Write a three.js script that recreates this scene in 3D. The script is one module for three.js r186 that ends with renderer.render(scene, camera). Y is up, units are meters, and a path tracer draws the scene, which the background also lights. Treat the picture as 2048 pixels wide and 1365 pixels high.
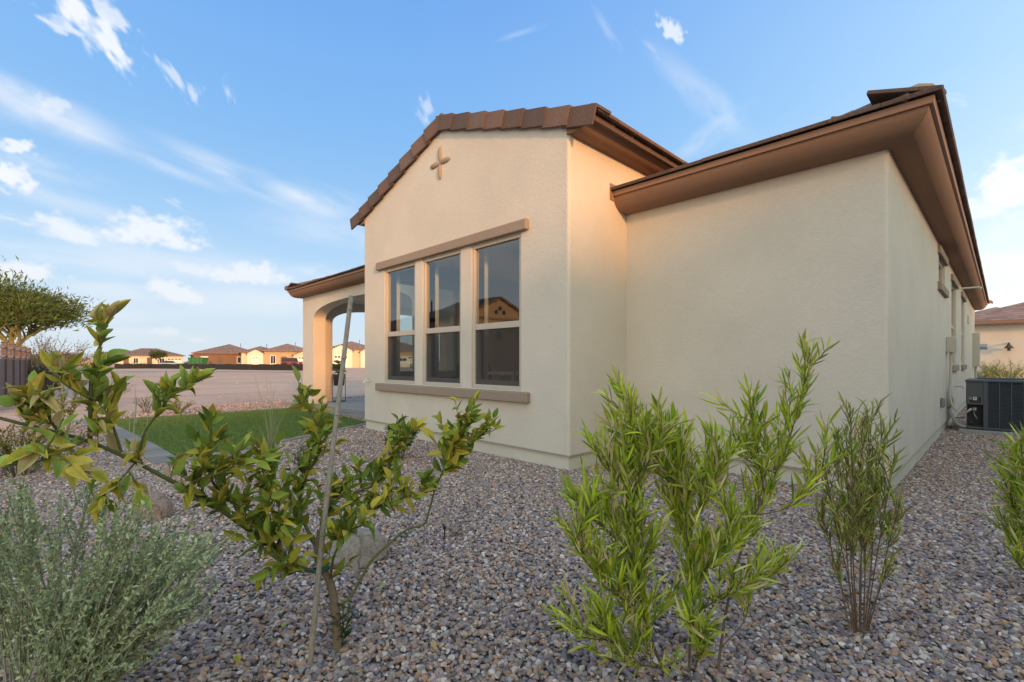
import * as THREE from 'three';
import { mergeGeometries, mergeVertices, toCreasedNormals } from 'three/addons/utils/BufferGeometryUtils.js';
import { RoundedBoxGeometry } from 'three/addons/geometries/RoundedBoxGeometry.js';
import { Brush, Evaluator, SUBTRACTION } from 'three-bvh-csg';

// ------------------------------------------------------------------ camera, sky, sun, exposure
const scene = new THREE.Scene();
const W = 2048, H = 1365, FOCAL = 954, HORIZON = 725, EYE = 1.05;
const FX = -0.717, FZ = -0.697, RX = 0.697, RZ = -0.717;           // view direction and its right, on the ground
const camera = new THREE.PerspectiveCamera(2 * Math.atan(H / 2 / FOCAL) * 180 / Math.PI, W / H, 0.05, 2500);
camera.position.set(0, EYE, 0);
camera.lookAt(FX * 10, EYE, FZ * 10);
camera.setViewOffset(W, H, 0, -(HORIZON - H / 2), W, H);           // shift lens: verticals stay upright
camera.updateProjectionMatrix();
const renderer = new THREE.WebGLRenderer({ antialias: true });
renderer.setSize(1024, 682);
renderer.toneMapping = THREE.LinearToneMapping;
renderer.toneMappingExposure = 1.45;
renderer.shadowMap.enabled = true;

const SUN_TAN = 0.2;                                             // height of the sun over its distance
const sunDir = new THREE.Vector3(3.13, SUN_TAN * Math.hypot(3.13, 1.04), 1.04).normalize();
const sun = new THREE.DirectionalLight(new THREE.Color().setRGB(1, 0.46, 0.16), 2.5);
sun.name = 'sun';
sun.position.copy(sunDir).multiplyScalar(60).add(new THREE.Vector3(-5, 0, -5));
sun.target.position.set(-5, 0, -5);
sun.castShadow = true;
sun.shadow.mapSize.set(4096, 4096);
sun.shadow.radius = 8;
Object.assign(sun.shadow.camera, { left: -45, right: 45, top: 30, bottom: -30, near: 1, far: 160 });
scene.add(sun, sun.target);

// ------------------------------------------------------------------ helpers: numbers, noise
function rng(seed) {
  let a = seed >>> 0;
  return () => { a = (a + 0x6d2b79f5) | 0; let t = Math.imul(a ^ (a >>> 15), 1 | a); t = (t + Math.imul(t ^ (t >>> 7), 61 | t)) ^ t; return ((t ^ (t >>> 14)) >>> 0) / 4294967296; };
}
const R = rng(7);
const rr = (a, b, r = R) => a + (b - a) * r();
const pick = (a, r = R) => a[Math.floor(r() * a.length)];
const clamp = (x, a = 0, b = 1) => Math.min(b, Math.max(a, x));
const sstep = (a, b, x) => { const t = clamp((x - a) / (b - a)); return t * t * (3 - 2 * t); };
const mix = (a, b, t) => a + (b - a) * t;
const V = (x, y, z) => new THREE.Vector3(x, y, z);
function hash2(x, y, s) { let h = Math.imul(x | 0, 374761393) + Math.imul(y | 0, 668265263) + Math.imul(s | 0, 1442695041); h = Math.imul(h ^ (h >>> 13), 1274126177); return ((h ^ (h >>> 16)) >>> 0) / 4294967296; }
function vnoise(x, y, s = 0, per = 0) {
  const xi = Math.floor(x), yi = Math.floor(y), fx = x - xi, fy = y - yi, u = fx * fx * (3 - 2 * fx), v = fy * fy * (3 - 2 * fy);
  const w = (i, j) => per ? hash2(((i % per) + per) % per, ((j % per) + per) % per, s) : hash2(i, j, s);
  return mix(mix(w(xi, yi), w(xi + 1, yi), u), mix(w(xi, yi + 1), w(xi + 1, yi + 1), u), v);
}
function fbm(x, y, oct, s = 0, per = 0) {
  let a = 0.5, t = 0, n = 0, p = per;
  for (let i = 0; i < oct; i++) { t += a * vnoise(x, y, s + i * 17, p); n += a; a *= 0.5; x *= 2; y *= 2; p *= 2; }
  return t / n;
}
// pixel of the photograph -> direction; depth is measured along the view direction
const ray = (u, v) => { const k = (u - 1024) / FOCAL; return V(FX + k * RX, (HORIZON - v) / FOCAL, FZ + k * RZ); };
const at = (u, v, d) => { const r = ray(u, v).multiplyScalar(d); r.y += EYE; return r; };
const onGround = (u, v, y = 0) => at(u, v, (EYE - y) * FOCAL / (v - HORIZON)).setY(y);

// ------------------------------------------------------------------ sky: air and clouds by direction
{
  const DIM = .77, w = 4096, h = 2048, data = new Float32Array(w * h * 4);
  const stops = [[0, .62, .70, .76], [4, .56, .70, .82], [9, .47, .67, .88], [16, .345, .59, .90], [25, .235, .495, .89], [37, .15, .38, .84], [60, .145, .36, .80], [90, .135, .34, .76]];
  const air = (el) => {
    let i = 0; while (i < stops.length - 2 && stops[i + 1][0] < el) i++;
    const a = stops[i], b = stops[i + 1], t = clamp((el - a[0]) / (b[0] - a[0]));
    const f = sstep(4, 22, el); return [mix(1.04, .87, f) * mix(a[1], b[1], t), mix(1.02, .90, f) * mix(a[2], b[2], t), mix(1.0, .915, f) * mix(a[3], b[3], t)];
  };
  const yaw = Math.atan2(FZ, FX);
  const azel = (u, v) => { const r = ray(u, v); return [(Math.atan2(r.z, r.x) - yaw) * 180 / Math.PI, Math.atan2(r.y, Math.hypot(r.x, r.z)) * 180 / Math.PI]; };
  // [u, v, half width, half height in pixels, turn in degrees, kind, density]
  const C = [
    [190, 62, 125, 42, -46, 'puff', 1.0], [120, 48, 75, 20, -12, 'puff', .7], [210, 20, 80, 26, -35, 'puff', .7],
    [345, 150, 60, 22, -50, 'wisp', .75], [388, 178, 34, 16, -75, 'wisp', .8], [458, 186, 26, 12, -80, 'wisp', .5],
    [50, 205, 200, 52, -14, 'veil', .8], [105, 205, 40, 20, 0, 'puff', .5],
    [35, 293, 44, 18, 0, 'puff', .9], [12, 350, 66, 36, -15, 'puff', 1.0],
    [250, 300, 330, 28, -13, 'veil', .5], [520, 370, 300, 40, -13, 'veil', .75], [640, 400, 170, 42, -8, 'veil', .7],
    [315, 470, 125, 46, 0, 'cumulus', 1.0], [125, 465, 88, 32, -8, 'cumulus', .9], [20, 438, 60, 12, 0, 'wisp', .6],
    [50, 548, 95, 32, 0, 'cumulus', 1.0], [500, 555, 90, 32, 0, 'cumulus', .9], [350, 588, 84, 30, -16, 'cumulus', .95],
    [385, 543, 50, 16, 0, 'cumulus', .55], [640, 545, 90, 26, 0, 'veil', .6], [350, 405, 40, 12, -20, 'wisp', .4],
    [150, 520, 260, 34, -4, 'veil', .5], [450, 610, 420, 40, 0, 'veil', .45], [250, 660, 360, 26, 0, 'veil', .4], [345, 665, 45, 13, 0, 'cumulus', .5], [392, 682, 34, 10, 0, 'cumulus', .5],
    [850, 218, 30, 22, -60, 'wisp', .6], [1340, 62, 34, 26, -45, 'puff', .75], [1300, 95, 40, 12, -40, 'wisp', .25], [1045, 65, 70, 10, 12, 'veil', .25],
    [1400, 190, 190, 46, -42, 'veil', .34], [1420, 270, 120, 34, 25, 'veil', .42], [1440, 215, 80, 40, -50, 'veil', .22],
    [2030, 395, 125, 72, 0, 'cumulus', 1.05], [1965, 425, 60, 26, 0, 'cumulus', .7], [2010, 545, 88, 40, 0, 'cumulus', .95], [2020, 600, 120, 22, 0, 'veil', .6],
    [330, 520, 520, 60, -4, 'veil', .55], [700, 470, 260, 60, -6, 'veil', .5], [150, 620, 420, 50, 0, 'veil', .5], [120, 400, 300, 36, -10, 'veil', .45], [2000, 480, 140, 60, 0, 'veil', .5],
    [120, 235, 210, 60, -10, 'veil', .6], [80, 330, 200, 40, -6, 'veil', .5], [560, 600, 260, 40, 0, 'veil', .5], [230, 580, 300, 40, 0, 'veil', .5],
    [1910, 200, 40, 14, -30, 'wisp', .3], [2080, 250, 130, 30, -20, 'veil', .25], [1215, 60, 60, 16, -50, 'veil', .25],
  ].map(([u, v, a, b, t, kind, k]) => {
    const [az, el] = azel(u, v), e1 = azel(u + 4, v), e2 = azel(u, v - 4);
    return { az, el, a: a * Math.abs(e1[0] - az) / 4, b: b * Math.abs(e2[1] - el) / 4, t: t * Math.PI / 180, kind, k };
  });
  const rc = rng(91);                                               // the same kinds of cloud go on round the sky
  for (let i = 0; i < 46; i++) {
    const az = 62 + 236 * rc(), el = 4 + 40 * rc() * rc(), kind = pick(['cumulus', 'veil', 'puff', 'veil'], rc);
    C.push({ az: az > 180 ? az - 360 : az, el, a: (kind === 'veil' ? 14 : 5) * (0.6 + rc()), b: (kind === 'veil' ? 2.6 : 1.9) * (0.6 + rc()), t: (rc() - .5) * .5, kind, k: .5 + .45 * rc() });
  }
  const cover = (az, el, c) => {
    let dx = az - c.az; if (dx > 180) dx -= 360; if (dx < -180) dx += 360;
    const dy = el - c.el, reach = 1.9 * Math.max(c.a, c.b);
    if (Math.abs(dx) > reach) return 0;
    const co = Math.cos(c.t), si = Math.sin(c.t), x = (dx * co + dy * si) / c.a, y = (-dx * si + dy * co) / c.b;
    if (x * x + y * y > 2.6) return 0;
    const s = Math.round(c.az * 7 + c.el * 13);
    if (c.kind === 'cumulus') {
      const q = 0.62 * fbm(az * .55, el * .8, 5, s) + .38 * fbm(az * 1.9 + 9, el * 2.4, 4, s + 3);
      const yy = y < 0 ? y * 1.5 : y * .95, e = 1 - Math.sqrt(x * x + yy * yy);
      return c.k * .92 * sstep(.0, .62, e * .98 + (q - .47) * 1.75) * sstep(-1.05, -.1, y + (q - .5));
    }
    const e = 1 - Math.sqrt(x * x + y * y);
    if (e <= -.6) return 0;
    if (c.kind === 'puff') { const q = fbm(x * 2.4 + 5, y * 2.0, 6, s); return c.k * sstep(.1, .62, e * .8 + (q - .48) * 1.6); }
    if (c.kind === 'wisp') { const q = fbm(x * 1.6 + 3, y * 2.6, 6, s); return c.k * .8 * sstep(.2, .95, e * .8 + (q - .45) * 1.9); }
    const q = fbm(x * 2.0, y * 1.5 + .35 * fbm(x * 5, y * 5, 3, s), 5, s); return c.k * .85 * sstep(0, .95, e) * sstep(.14, .72, q);
  };
  for (let j = 0; j < h; j++) {
    const el = (j + .5) / h * 180 - 90, base = air(Math.max(el, 0)), ce = Math.cos(el * Math.PI / 180), se = Math.sin(el * Math.PI / 180);
    const near = C.filter((c) => Math.abs(el - c.el) < 1.9 * Math.max(c.a, c.b) && Math.abs(el - c.el) < 1.7 * (Math.abs(c.a * Math.sin(c.t)) + c.b * Math.abs(Math.cos(c.t)) + .3));
    for (let i = 0; i < w; i++) {
      const a = ((i + .5) / w - .5) * 2 * Math.PI, o = (j * w + i) * 4;
      let [r, g, b] = base;
      const cg = ce * Math.cos(a) * sunDir.x + se * sunDir.y + ce * Math.sin(a) * sunDir.z;
      const side = Math.pow((1 + cg) / 2, 2), glow = Math.exp(-Math.acos(clamp(cg, -1, 1)) * 2.3) * Math.exp(-Math.max(el, 0) / 26);
      r = r * (1 + 3.7 * side) + 2.2 * glow + .52 * side; g = g * (1 + 2.25 * side) + 1.3 * glow + .32 * side; b = b * (1 + .95 * side) + .5 * glow;
      if (el > 0) {
        let az = (a - yaw) * 180 / Math.PI; if (az > 180) az -= 360; if (az < -180) az += 360;
        let clear = 1; for (const c of near) clear *= 1 - clamp(cover(az, el, c));
        const k = 1 - clear, lit = 1 + .7 * side, lo = sstep(0, 16, el);
        r = mix(r, mix(.80, .86, lo) * lit, k * .92); g = mix(g, mix(.82, .88, lo) * lit, k * .92); b = mix(b, mix(.86, .92, lo) * (1 + .3 * side), k * .92);
      } else { r = .30; g = .25; b = .21; }
      data[o] = r * DIM; data[o + 1] = g * DIM; data[o + 2] = b * DIM; data[o + 3] = 1;
    }
  }
  const sky = new THREE.DataTexture(data, w, h, THREE.RGBAFormat, THREE.FloatType);
  sky.mapping = THREE.EquirectangularReflectionMapping;
  sky.magFilter = THREE.LinearFilter;
  sky.needsUpdate = true;
  scene.background = sky;
  scene.environment = sky;
}

// ------------------------------------------------------------------ helpers: textures and materials
function tex(n, fn, { srgb = true, size = 1, wrap = true } = {}) {      // fn(u, v) -> [r, g, b] in 0..1; size: metres covered
  const d = new Uint8Array(n * n * 4);
  for (let j = 0; j < n; j++) for (let i = 0; i < n; i++) {
    const c = fn(i / n, j / n), o = (j * n + i) * 4;
    for (let k = 0; k < 3; k++) d[o + k] = Math.round(255 * clamp(c[k]));
    d[o + 3] = 255;
  }
  const t = new THREE.DataTexture(d, n, n, THREE.RGBAFormat);
  t.magFilter = THREE.LinearFilter;
  if (srgb) t.colorSpace = THREE.SRGBColorSpace;
  if (wrap) t.wrapS = t.wrapT = THREE.RepeatWrapping;
  t.repeat.set(1 / size, 1 / size);
  t.needsUpdate = true;
  return t;
}
const toS = (x) => x <= .0031308 ? 12.92 * x : 1.055 * Math.pow(x, 1 / 2.4) - .055;
const lin = (r, g, b) => new THREE.Color().setRGB(r, g, b);
function std(r, g, b, rough = .9, extra = {}) { return new THREE.MeshStandardMaterial({ color: lin(r, g, b), roughness: rough, ...extra }); }
const grey = (f) => (u, v) => { const x = f(u, v); return [x, x, x]; };

const stuccoBump = tex(1024, grey((u, v) => .5 * fbm(u * 160, v * 160, 3, 5, 160) + .35 * fbm(u * 60, v * 60, 2, 8, 60) + .15 * fbm(u * 8, v * 8, 3, 2, 8)), { srgb: false, size: 1.6 });
const stuccoTone = tex(512, (u, v) => { const q = .93 + .07 * (fbm(u * 6, v * 6, 5, 21, 6) - .5) * 2 + .05 * (fbm(u * 120, v * 120, 2, 33, 120) - .5); return [toS(q), toS(q * .995), toS(q * .985)]; }, { size: 2.7 });
const M = {};
M.stucco = std(.675, .59, .49, .95, { map: stuccoTone, bumpMap: stuccoBump, bumpScale: .004 });
M.stem = std(.66, .60, .49, .95, { map: stuccoTone, bumpMap: stuccoBump, bumpScale: .004 });
M.trim = std(.335, .25, .19, .95, { map: stuccoTone, bumpMap: stuccoBump, bumpScale: .003 });
M.cornice = std(.275, .152, .094, .9, { map: stuccoTone, bumpMap: stuccoBump, bumpScale: .003 });
M.drip = std(.32, .165, .095, .5);
M.medallion = std(.36, .26, .175, .95, { bumpMap: stuccoBump, bumpScale: .003 });
const tileTone = tex(256, (u, v) => { const q = .86 + .28 * (fbm(u * 5, v * 5, 5, 44, 5) - .5) + .2 * (fbm(u * 70, v * 70, 2, 4, 70) - .5); return [toS(q), toS(q * .98), toS(q * .96)]; }, { size: .9 });
const tileBump = tex(256, grey((u, v) => fbm(u * 40, v * 40, 3, 71, 40)), { srgb: false, size: .5 });
const tileMat = (r, g, b) => std(r, g, b, .85, { map: tileTone, bumpMap: tileBump, bumpScale: .004 });
M.tiles = [tileMat(.165, .10, .073), tileMat(.14, .086, .065), tileMat(.20, .12, .088), tileMat(.12, .08, .065), tileMat(.175, .118, .094)];
M.capTile = tileMat(.36, .30, .25);
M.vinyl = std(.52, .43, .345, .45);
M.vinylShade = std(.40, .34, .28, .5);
M.glass = new THREE.MeshPhysicalMaterial({ color: lin(.80, .86, .82), transmission: 1, thickness: 0, roughness: .0, ior: 2.05 });
M.screen = new THREE.MeshStandardMaterial({ color: lin(.035, .035, .038), roughness: .9, transparent: true, opacity: .62 });
M.plaster = std(.62, .58, .50, .95);
M.roomFloor = std(.22, .16, .11, .6);
M.white = std(.74, .73, .70, .5);
M.black = std(.018, .018, .02, .45);
M.metalDark = std(.055, .062, .07, .5, { metalness: .3 });
M.acBody = std(.075, .086, .10, .55);
M.acDark = std(.022, .025, .03, .6);
M.conduit = std(.50, .46, .39, .6);
M.boxBeige = std(.50, .455, .37, .55);
M.pvc = std(.72, .70, .62, .5);
const concreteTone = tex(512, (u, v) => { const q = .9 + .2 * (fbm(u * 5, v * 5, 5, 61, 5) - .5) + .16 * (fbm(u * 110, v * 110, 2, 62, 110) - .5); return [toS(q), toS(q), toS(q)]; }, { size: 1.5 });
M.concrete = std(.40, .37, .34, .92, { map: concreteTone });
M.pavers = [std(.30, .25, .215, .95, { map: concreteTone }), std(.26, .225, .20, .95, { map: concreteTone }), std(.34, .285, .24, .95, { map: concreteTone })];

// ------------------------------------------------------------------ helpers: geometry and naming
function boxUV(g) {                                                // uv in metres by the main direction of each face
  const p = g.attributes.position, n = g.attributes.normal, uv = new Float32Array(p.count * 2);
  for (let i = 0; i < p.count; i++) {
    const ax = Math.abs(n.getX(i)), ay = Math.abs(n.getY(i)), az = Math.abs(n.getZ(i));
    const [a, b] = ay >= ax && ay >= az ? [p.getX(i), p.getZ(i)] : ax >= az ? [p.getZ(i), p.getY(i)] : [p.getX(i), p.getY(i)];
    uv[2 * i] = a; uv[2 * i + 1] = b;
  }
  g.setAttribute('uv', new THREE.BufferAttribute(uv, 2));
  return g;
}
const flat = (g) => { const o = g.index ? g.toNonIndexed() : g; for (const k of Object.keys(o.attributes)) if (!['position', 'normal', 'uv'].includes(k)) o.deleteAttribute(k); return o; };
const box = (x0, x1, y0, y1, z0, z1) => boxUV(flat(new THREE.BoxGeometry(x1 - x0, y1 - y0, z1 - z0).translate((x0 + x1) / 2, (y0 + y1) / 2, (z0 + z1) / 2)));
const rbox = (x0, x1, y0, y1, z0, z1, r = .01, s = 2) => boxUV(flat(new RoundedBoxGeometry(x1 - x0, y1 - y0, z1 - z0, s, r).translate((x0 + x1) / 2, (y0 + y1) / 2, (z0 + z1) / 2)));
const merged = (list) => list.length === 1 ? list[0] : mergeGeometries(list.map(flat));
const taken = new Map();
function numbered(name) { const n = taken.get(name) ?? 0; taken.set(name, n + 1); return n ? `${name}_${String(n).padStart(3, '0')}` : name; }
function mesh(name, geos, mat, parent) {
  const m = new THREE.Mesh(Array.isArray(geos) ? merged(geos) : geos, mat);
  m.name = name; m.castShadow = m.receiveShadow = true;
  parent?.add(m);
  return m;
}
function thing(name, label, category, x = 0, y = 0, z = 0, group) {
  const g = new THREE.Group(); g.name = numbered(name); g.userData = { label, category };
  if (group) g.userData.group = group;
  g.position.set(x, y, z); scene.add(g);
  return g;
}
function settle(g, x, y, z) { g.position.set(x, y, z); for (const c of g.children) c.position.sub(g.position); return g; }   // parts built in world metres
function single(name, geo, mat, label, category, group) { const m = mesh(numbered(name), geo, mat, scene); m.userData = { label, category }; if (group) m.userData.group = group; return m; }
function structure(name, geo, mat) { const m = mesh(numbered(name), geo, mat, scene); m.userData = { kind: 'structure' }; return m; }
const stuff = (m) => { m.userData.kind = 'stuff'; return m; };
function quads(list, uvFlat = true) {                              // list of 3- or 4-cornered faces
  const p = [];
  for (const q of list) { p.push(q[0], q[1], q[2]); if (q[3]) p.push(q[0], q[2], q[3]); }
  const g = new THREE.BufferGeometry().setFromPoints(p.map((v) => Array.isArray(v) ? V(...v) : v));
  g.computeVertexNormals();
  return boxUV(g);
}
// a profile [[out, y], ...] swept along wall corners [[x, z], ...], mitred; out is to the right hand of -z when walking +x
function sweep(path, prof, ends = true) {
  const n = path.length, off = [];
  for (let i = 0; i < n; i++) {
    const dirs = []; if (i > 0) dirs.push([path[i][0] - path[i - 1][0], path[i][1] - path[i - 1][1]]); if (i < n - 1) dirs.push([path[i + 1][0] - path[i][0], path[i + 1][1] - path[i][1]]);
    const ns = dirs.map(([x, z]) => { const l = Math.hypot(x, z); return [-z / l, x / l]; });
    const s = ns.length > 1 ? [ns[0][0] + ns[1][0], ns[0][1] + ns[1][1]] : ns[0], k = s[0] * ns[0][0] + s[1] * ns[0][1];
    off.push([s[0] / k, s[1] / k]);
  }
  const pt = (i, [o, y]) => V(path[i][0] + off[i][0] * o, y, path[i][1] + off[i][1] * o), f = [], m = prof.length;
  for (let i = 0; i < n - 1; i++) for (let j = 0; j < m; j++) { const a = prof[j], b = prof[(j + 1) % m]; f.push([pt(i, a), pt(i, b), pt(i + 1, b), pt(i + 1, a)]); }
  if (ends) for (const i of [0, n - 1]) for (let j = 1; j < m - 1; j++) f.push([pt(i, prof[0]), pt(i, prof[j]), pt(i, prof[j + 1])]);
  return toCreasedNormals(quads(f), .5);
}
// tube of varying radius along points
function limb(pts, r0, r1, seg = 6, n = 0) {
  const curve = new THREE.CatmullRomCurve3(pts), k = n || Math.max(3, pts.length * 4), fr = curve.computeFrenetFrames(k, false), P = [], N = [], U = [], I = [];
  for (let i = 0; i <= k; i++) {
    const c = curve.getPoint(i / k), r = mix(r0, r1, i / k);
    for (let j = 0; j <= seg; j++) {
      const a = j / seg * 2 * Math.PI, nn = fr.normals[i].clone().multiplyScalar(Math.cos(a)).addScaledVector(fr.binormals[i], Math.sin(a));
      P.push(c.x + nn.x * r, c.y + nn.y * r, c.z + nn.z * r); N.push(nn.x, nn.y, nn.z); U.push(j / seg, i / k * 4);
    }
  }
  for (let i = 0; i < k; i++) for (let j = 0; j < seg; j++) { const a = i * (seg + 1) + j, b = a + seg + 1; I.push(a, a + 1, b, b, a + 1, b + 1); }
  const g = new THREE.BufferGeometry();
  g.setAttribute('position', new THREE.Float32BufferAttribute(P, 3)); g.setAttribute('normal', new THREE.Float32BufferAttribute(N, 3)); g.setAttribute('uv', new THREE.Float32BufferAttribute(U, 2)); g.setIndex(I);
  return g;
}
const rod = (a, b, r, seg = 8) => limb([a, b], r, r, seg, 1);
// footprint polygon (x, z) pushed up from y0 to y1
function footprint(pts, y0, y1, holes = []) {
  const s = new THREE.Shape(pts.map(([x, z]) => new THREE.Vector2(x, -z)));
  for (const h of holes) s.holes.push(new THREE.Path(h.map(([x, z]) => new THREE.Vector2(x, -z))));
  return boxUV(flat(new THREE.ExtrudeGeometry(s, { depth: y1 - y0, bevelEnabled: false, curveSegments: 4 }).rotateX(-Math.PI / 2).translate(0, y0, 0)));
}
const arc = (cx, cz, r, a0, a1, n = 6) => Array.from({ length: n + 1 }, (_, i) => { const a = a0 + (a1 - a0) * i / n; return [cx + r * Math.cos(a), cz + r * Math.sin(a)]; });
const evaluator = new Evaluator(); evaluator.useGroups = false; evaluator.attributes = ['position', 'normal', 'uv'];
function cut(geo, ...tools) {
  let b = new Brush(geo); b.updateMatrixWorld();
  for (const t of tools) { const k = new Brush(t); k.updateMatrixWorld(); b = evaluator.evaluate(b, k, SUBTRACTION); }
  return boxUV(flat(b.geometry));
}

// ------------------------------------------------------------------ ground
const sandTone = tex(1024, (u, v) => {
  const q = .86 + .26 * (fbm(u * 7, v * 7, 6, 101, 7) - .5) + .22 * (fbm(u * 150, v * 150, 2, 105, 150) - .5) + .2 * (fbm(u * 30, v * 4, 3, 107, 30) - .5);
  return [toS(q), toS(q * .985), toS(q * .96)];
}, { size: 14 });
const sandBump = tex(512, grey((u, v) => .6 * fbm(u * 14, v * 14, 5, 111, 14) + .4 * fbm(u * 90, v * 90, 2, 115, 90)), { srgb: false, size: 6 });
M.sand = std(.58, .385, .285, .97, { map: sandTone, bumpMap: sandBump, bumpScale: .12 });
const sheet = (pts, y) => { const g = new THREE.ShapeGeometry(new THREE.Shape(pts.map(([x, z]) => new THREE.Vector2(x, -z)))).rotateX(-Math.PI / 2).translate(0, y, 0); return boxUV(flat(g)); };
structure('desert_ground', sheet([[-1400, -1400], [1400, -1400], [1400, 1400], [-1400, 1400]], -.014), M.sand);

const gravelEdge = [[-13.7, -9], [-13.75, -6], [-13.6, -4], [-13.3, -2.4], [-12.6, -1.2], [-11.7, -.2], [-10.6, .9], [-9.8, 2.4], [-9.6, 6], [-9.6, 14], [3.6, 14], [3.6, -24], [-13.7, -24]];
function cells(n, k, s) {                                          // small stones seen from far: colour of the nearest seed
  const cx = new Float32Array(k * k), cy = new Float32Array(k * k), r = rng(s);
  for (let i = 0; i < k * k; i++) { cx[i] = r(); cy[i] = r(); }
  return (u, v) => {
    const x = u * k, y = v * k, xi = Math.floor(x), yi = Math.floor(y); let best = 9, second = 9, id = 0;
    for (let a = -1; a <= 1; a++) for (let b = -1; b <= 1; b++) {
      const i = ((xi + a + k) % k) + ((yi + b + k) % k) * k, dx = xi + a + cx[i] - x, dy = yi + b + cy[i] - y, d = dx * dx + dy * dy;
      if (d < best) { second = best; best = d; id = i; } else if (d < second) second = d;
    }
    return [id, Math.sqrt(second) - Math.sqrt(best), Math.sqrt(best)];
  };
}
const stones = [[.25, .22, .22], [.33, .30, .30], [.19, .175, .18], [.40, .34, .29], [.30, .23, .18], [.47, .43, .40], [.22, .20, .225], [.36, .29, .24], [.14, .13, .135], [.27, .25, .26]];
const bed = cells(1024, 52, 5);
const gravelTone = tex(1024, (u, v) => { const [id] = bed(u, v), c = stones[Math.floor(hash2(id, 3, 9) * stones.length)]; return c.map((x) => toS(x * 1.02)); }, { size: 1.6 });
const gravelBump = tex(1024, grey((u, v) => { const [, e] = bed(u, v); return clamp(e * 1.6); }), { srgb: false, size: 1.6 });
M.gravel = std(1, 1, 1, .95, { map: gravelTone, bumpMap: gravelBump, bumpScale: .016 });
structure('gravel_bed', sheet(gravelEdge, -.006), M.gravel);

// turf with its paver edging, patio slab
const turfPts = [[-6.05, -1.02], [-6.55, -2.05], [-7.1, -3.1], [-7.52, -3.86], [-8.6, -3.98], [-11.05, -3.98], [-11.0, -.72], [-9, -.86], [-7.5, -.95]];
const turfTone = tex(512, (u, v) => { const q = .8 + .5 * (fbm(u * 60, v * 60, 3, 201, 60) - .5) + .3 * (fbm(u * 4, v * 4, 4, 203, 4) - .5); return [toS(q * .95), toS(q), toS(q * .9)]; }, { size: 2 });
M.turf = std(.125, .185, .045, .95, { map: turfTone });
structure('artificial_turf', footprint(turfPts, -.03, .02), M.turf);
function inside(x, z, poly) { let c = false; for (let i = 0, j = poly.length - 1; i < poly.length; j = i++) { const [a, b] = poly[i], [d, e] = poly[j]; if ((b > z) !== (e > z) && x < (d - a) * (z - b) / (e - b) + a) c = !c; } return c; }
{
  const blade = new THREE.BufferGeometry();
  blade.setAttribute('position', new THREE.Float32BufferAttribute([-.0022, 0, 0, .0022, 0, 0, .0016, .018, .003, -.0016, .018, .003, 0, .032, .010], 3));
  blade.setIndex([0, 1, 2, 0, 2, 3, 3, 2, 4]); blade.computeVertexNormals();
  const r = rng(31), list = [];
  while (list.length < 70000) { const x = rr(-11.1, -6, r), z = rr(-4, -.7, r); if (inside(x, z, turfPts)) list.push([x, z]); }
  const im = new THREE.InstancedMesh(blade, std(1, 1, 1, .8), list.length), m = new THREE.Matrix4(), q = new THREE.Quaternion(), c = new THREE.Color();
  list.forEach(([x, z], i) => {
    q.setFromEuler(new THREE.Euler(rr(-.5, .5, r), r() * 6.3, rr(-.5, .5, r))); const s = rr(.8, 1.25, r);
    im.setMatrixAt(i, m.compose(V(x, .018, z), q, V(s * 1.6, s, s)));
    const k = rr(.75, 1.3, r); im.setColorAt(i, c.setRGB(.145 * k, .21 * k, .05 * k));
  });
  im.name = 'turf_blades'; im.userData = { kind: 'stuff', label: 'short green blades of the artificial lawn', category: 'grass' }; im.castShadow = im.receiveShadow = true;
  scene.add(im);
}
function paverRow(parent, a, b, width, len, y, h, name = 'paver') {   // pavers laid end to end from a to b, the row's left edge on the line
  const dx = b[0] - a[0], dz = b[1] - a[1], L = Math.hypot(dx, dz), n = Math.max(1, Math.round(L / len)), ang = Math.atan2(-dz, dx);
  const g = paverRow.cache[`${width},${(L / n).toFixed(3)}`] ??= rbox(.004, L / n - .004, -h, 0, 0, width, .006, 1);
  for (let i = 0; i < n; i++) { const m = mesh(name, g, pick(M.pavers), parent); m.position.set(a[0] + dx * i / n, y + rr(-.003, .003), a[1] + dz * i / n); m.rotation.y = ang + rr(-.008, .008); }
}
paverRow.cache = {};
{
  const edging = thing('paver_edging', 'row of tan concrete pavers bordering the green artificial lawn', 'edging');
  const P = [[-7.52, -3.86], [-7.1, -3.1], [-6.55, -2.05], [-6.05, -1.02]];
  for (let i = 0; i < 3; i++) paverRow(edging, P[i + 1], P[i], .10, .2, .03, .07);
  paverRow(edging, [-11.05, -.72], [-9, -.86], .24, .2, .03, .07); paverRow(edging, [-9, -.86], [-7.5, -.95], .24, .2, .03, .07); paverRow(edging, [-7.5, -.95], [-6.0, -1.0], .24, .2, .03, .07);
  paverRow(edging, [-11.06, -.5], [-11.06, -4.3], .24, .2, .03, .07);
  settle(edging, -8.5, 0, -2.4);
}
{
  const patio = thing('patio_slab', 'pale concrete patio floor with a grey paver border under the arched porch', 'patio'); patio.userData = { kind: 'structure' };
  mesh('slab', box(-12.6, -7.0, -.05, .05, -9.3, -4.62), M.concrete, patio);
  for (let k = 0; k < 2; k++) paverRow(patio, [-12.6, -4.62 + k * .22], [-7.06, -4.62 + k * .22], .215, .3, .044, .09);
  settle(patio, -9.8, 0, -6.5);
}

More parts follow.
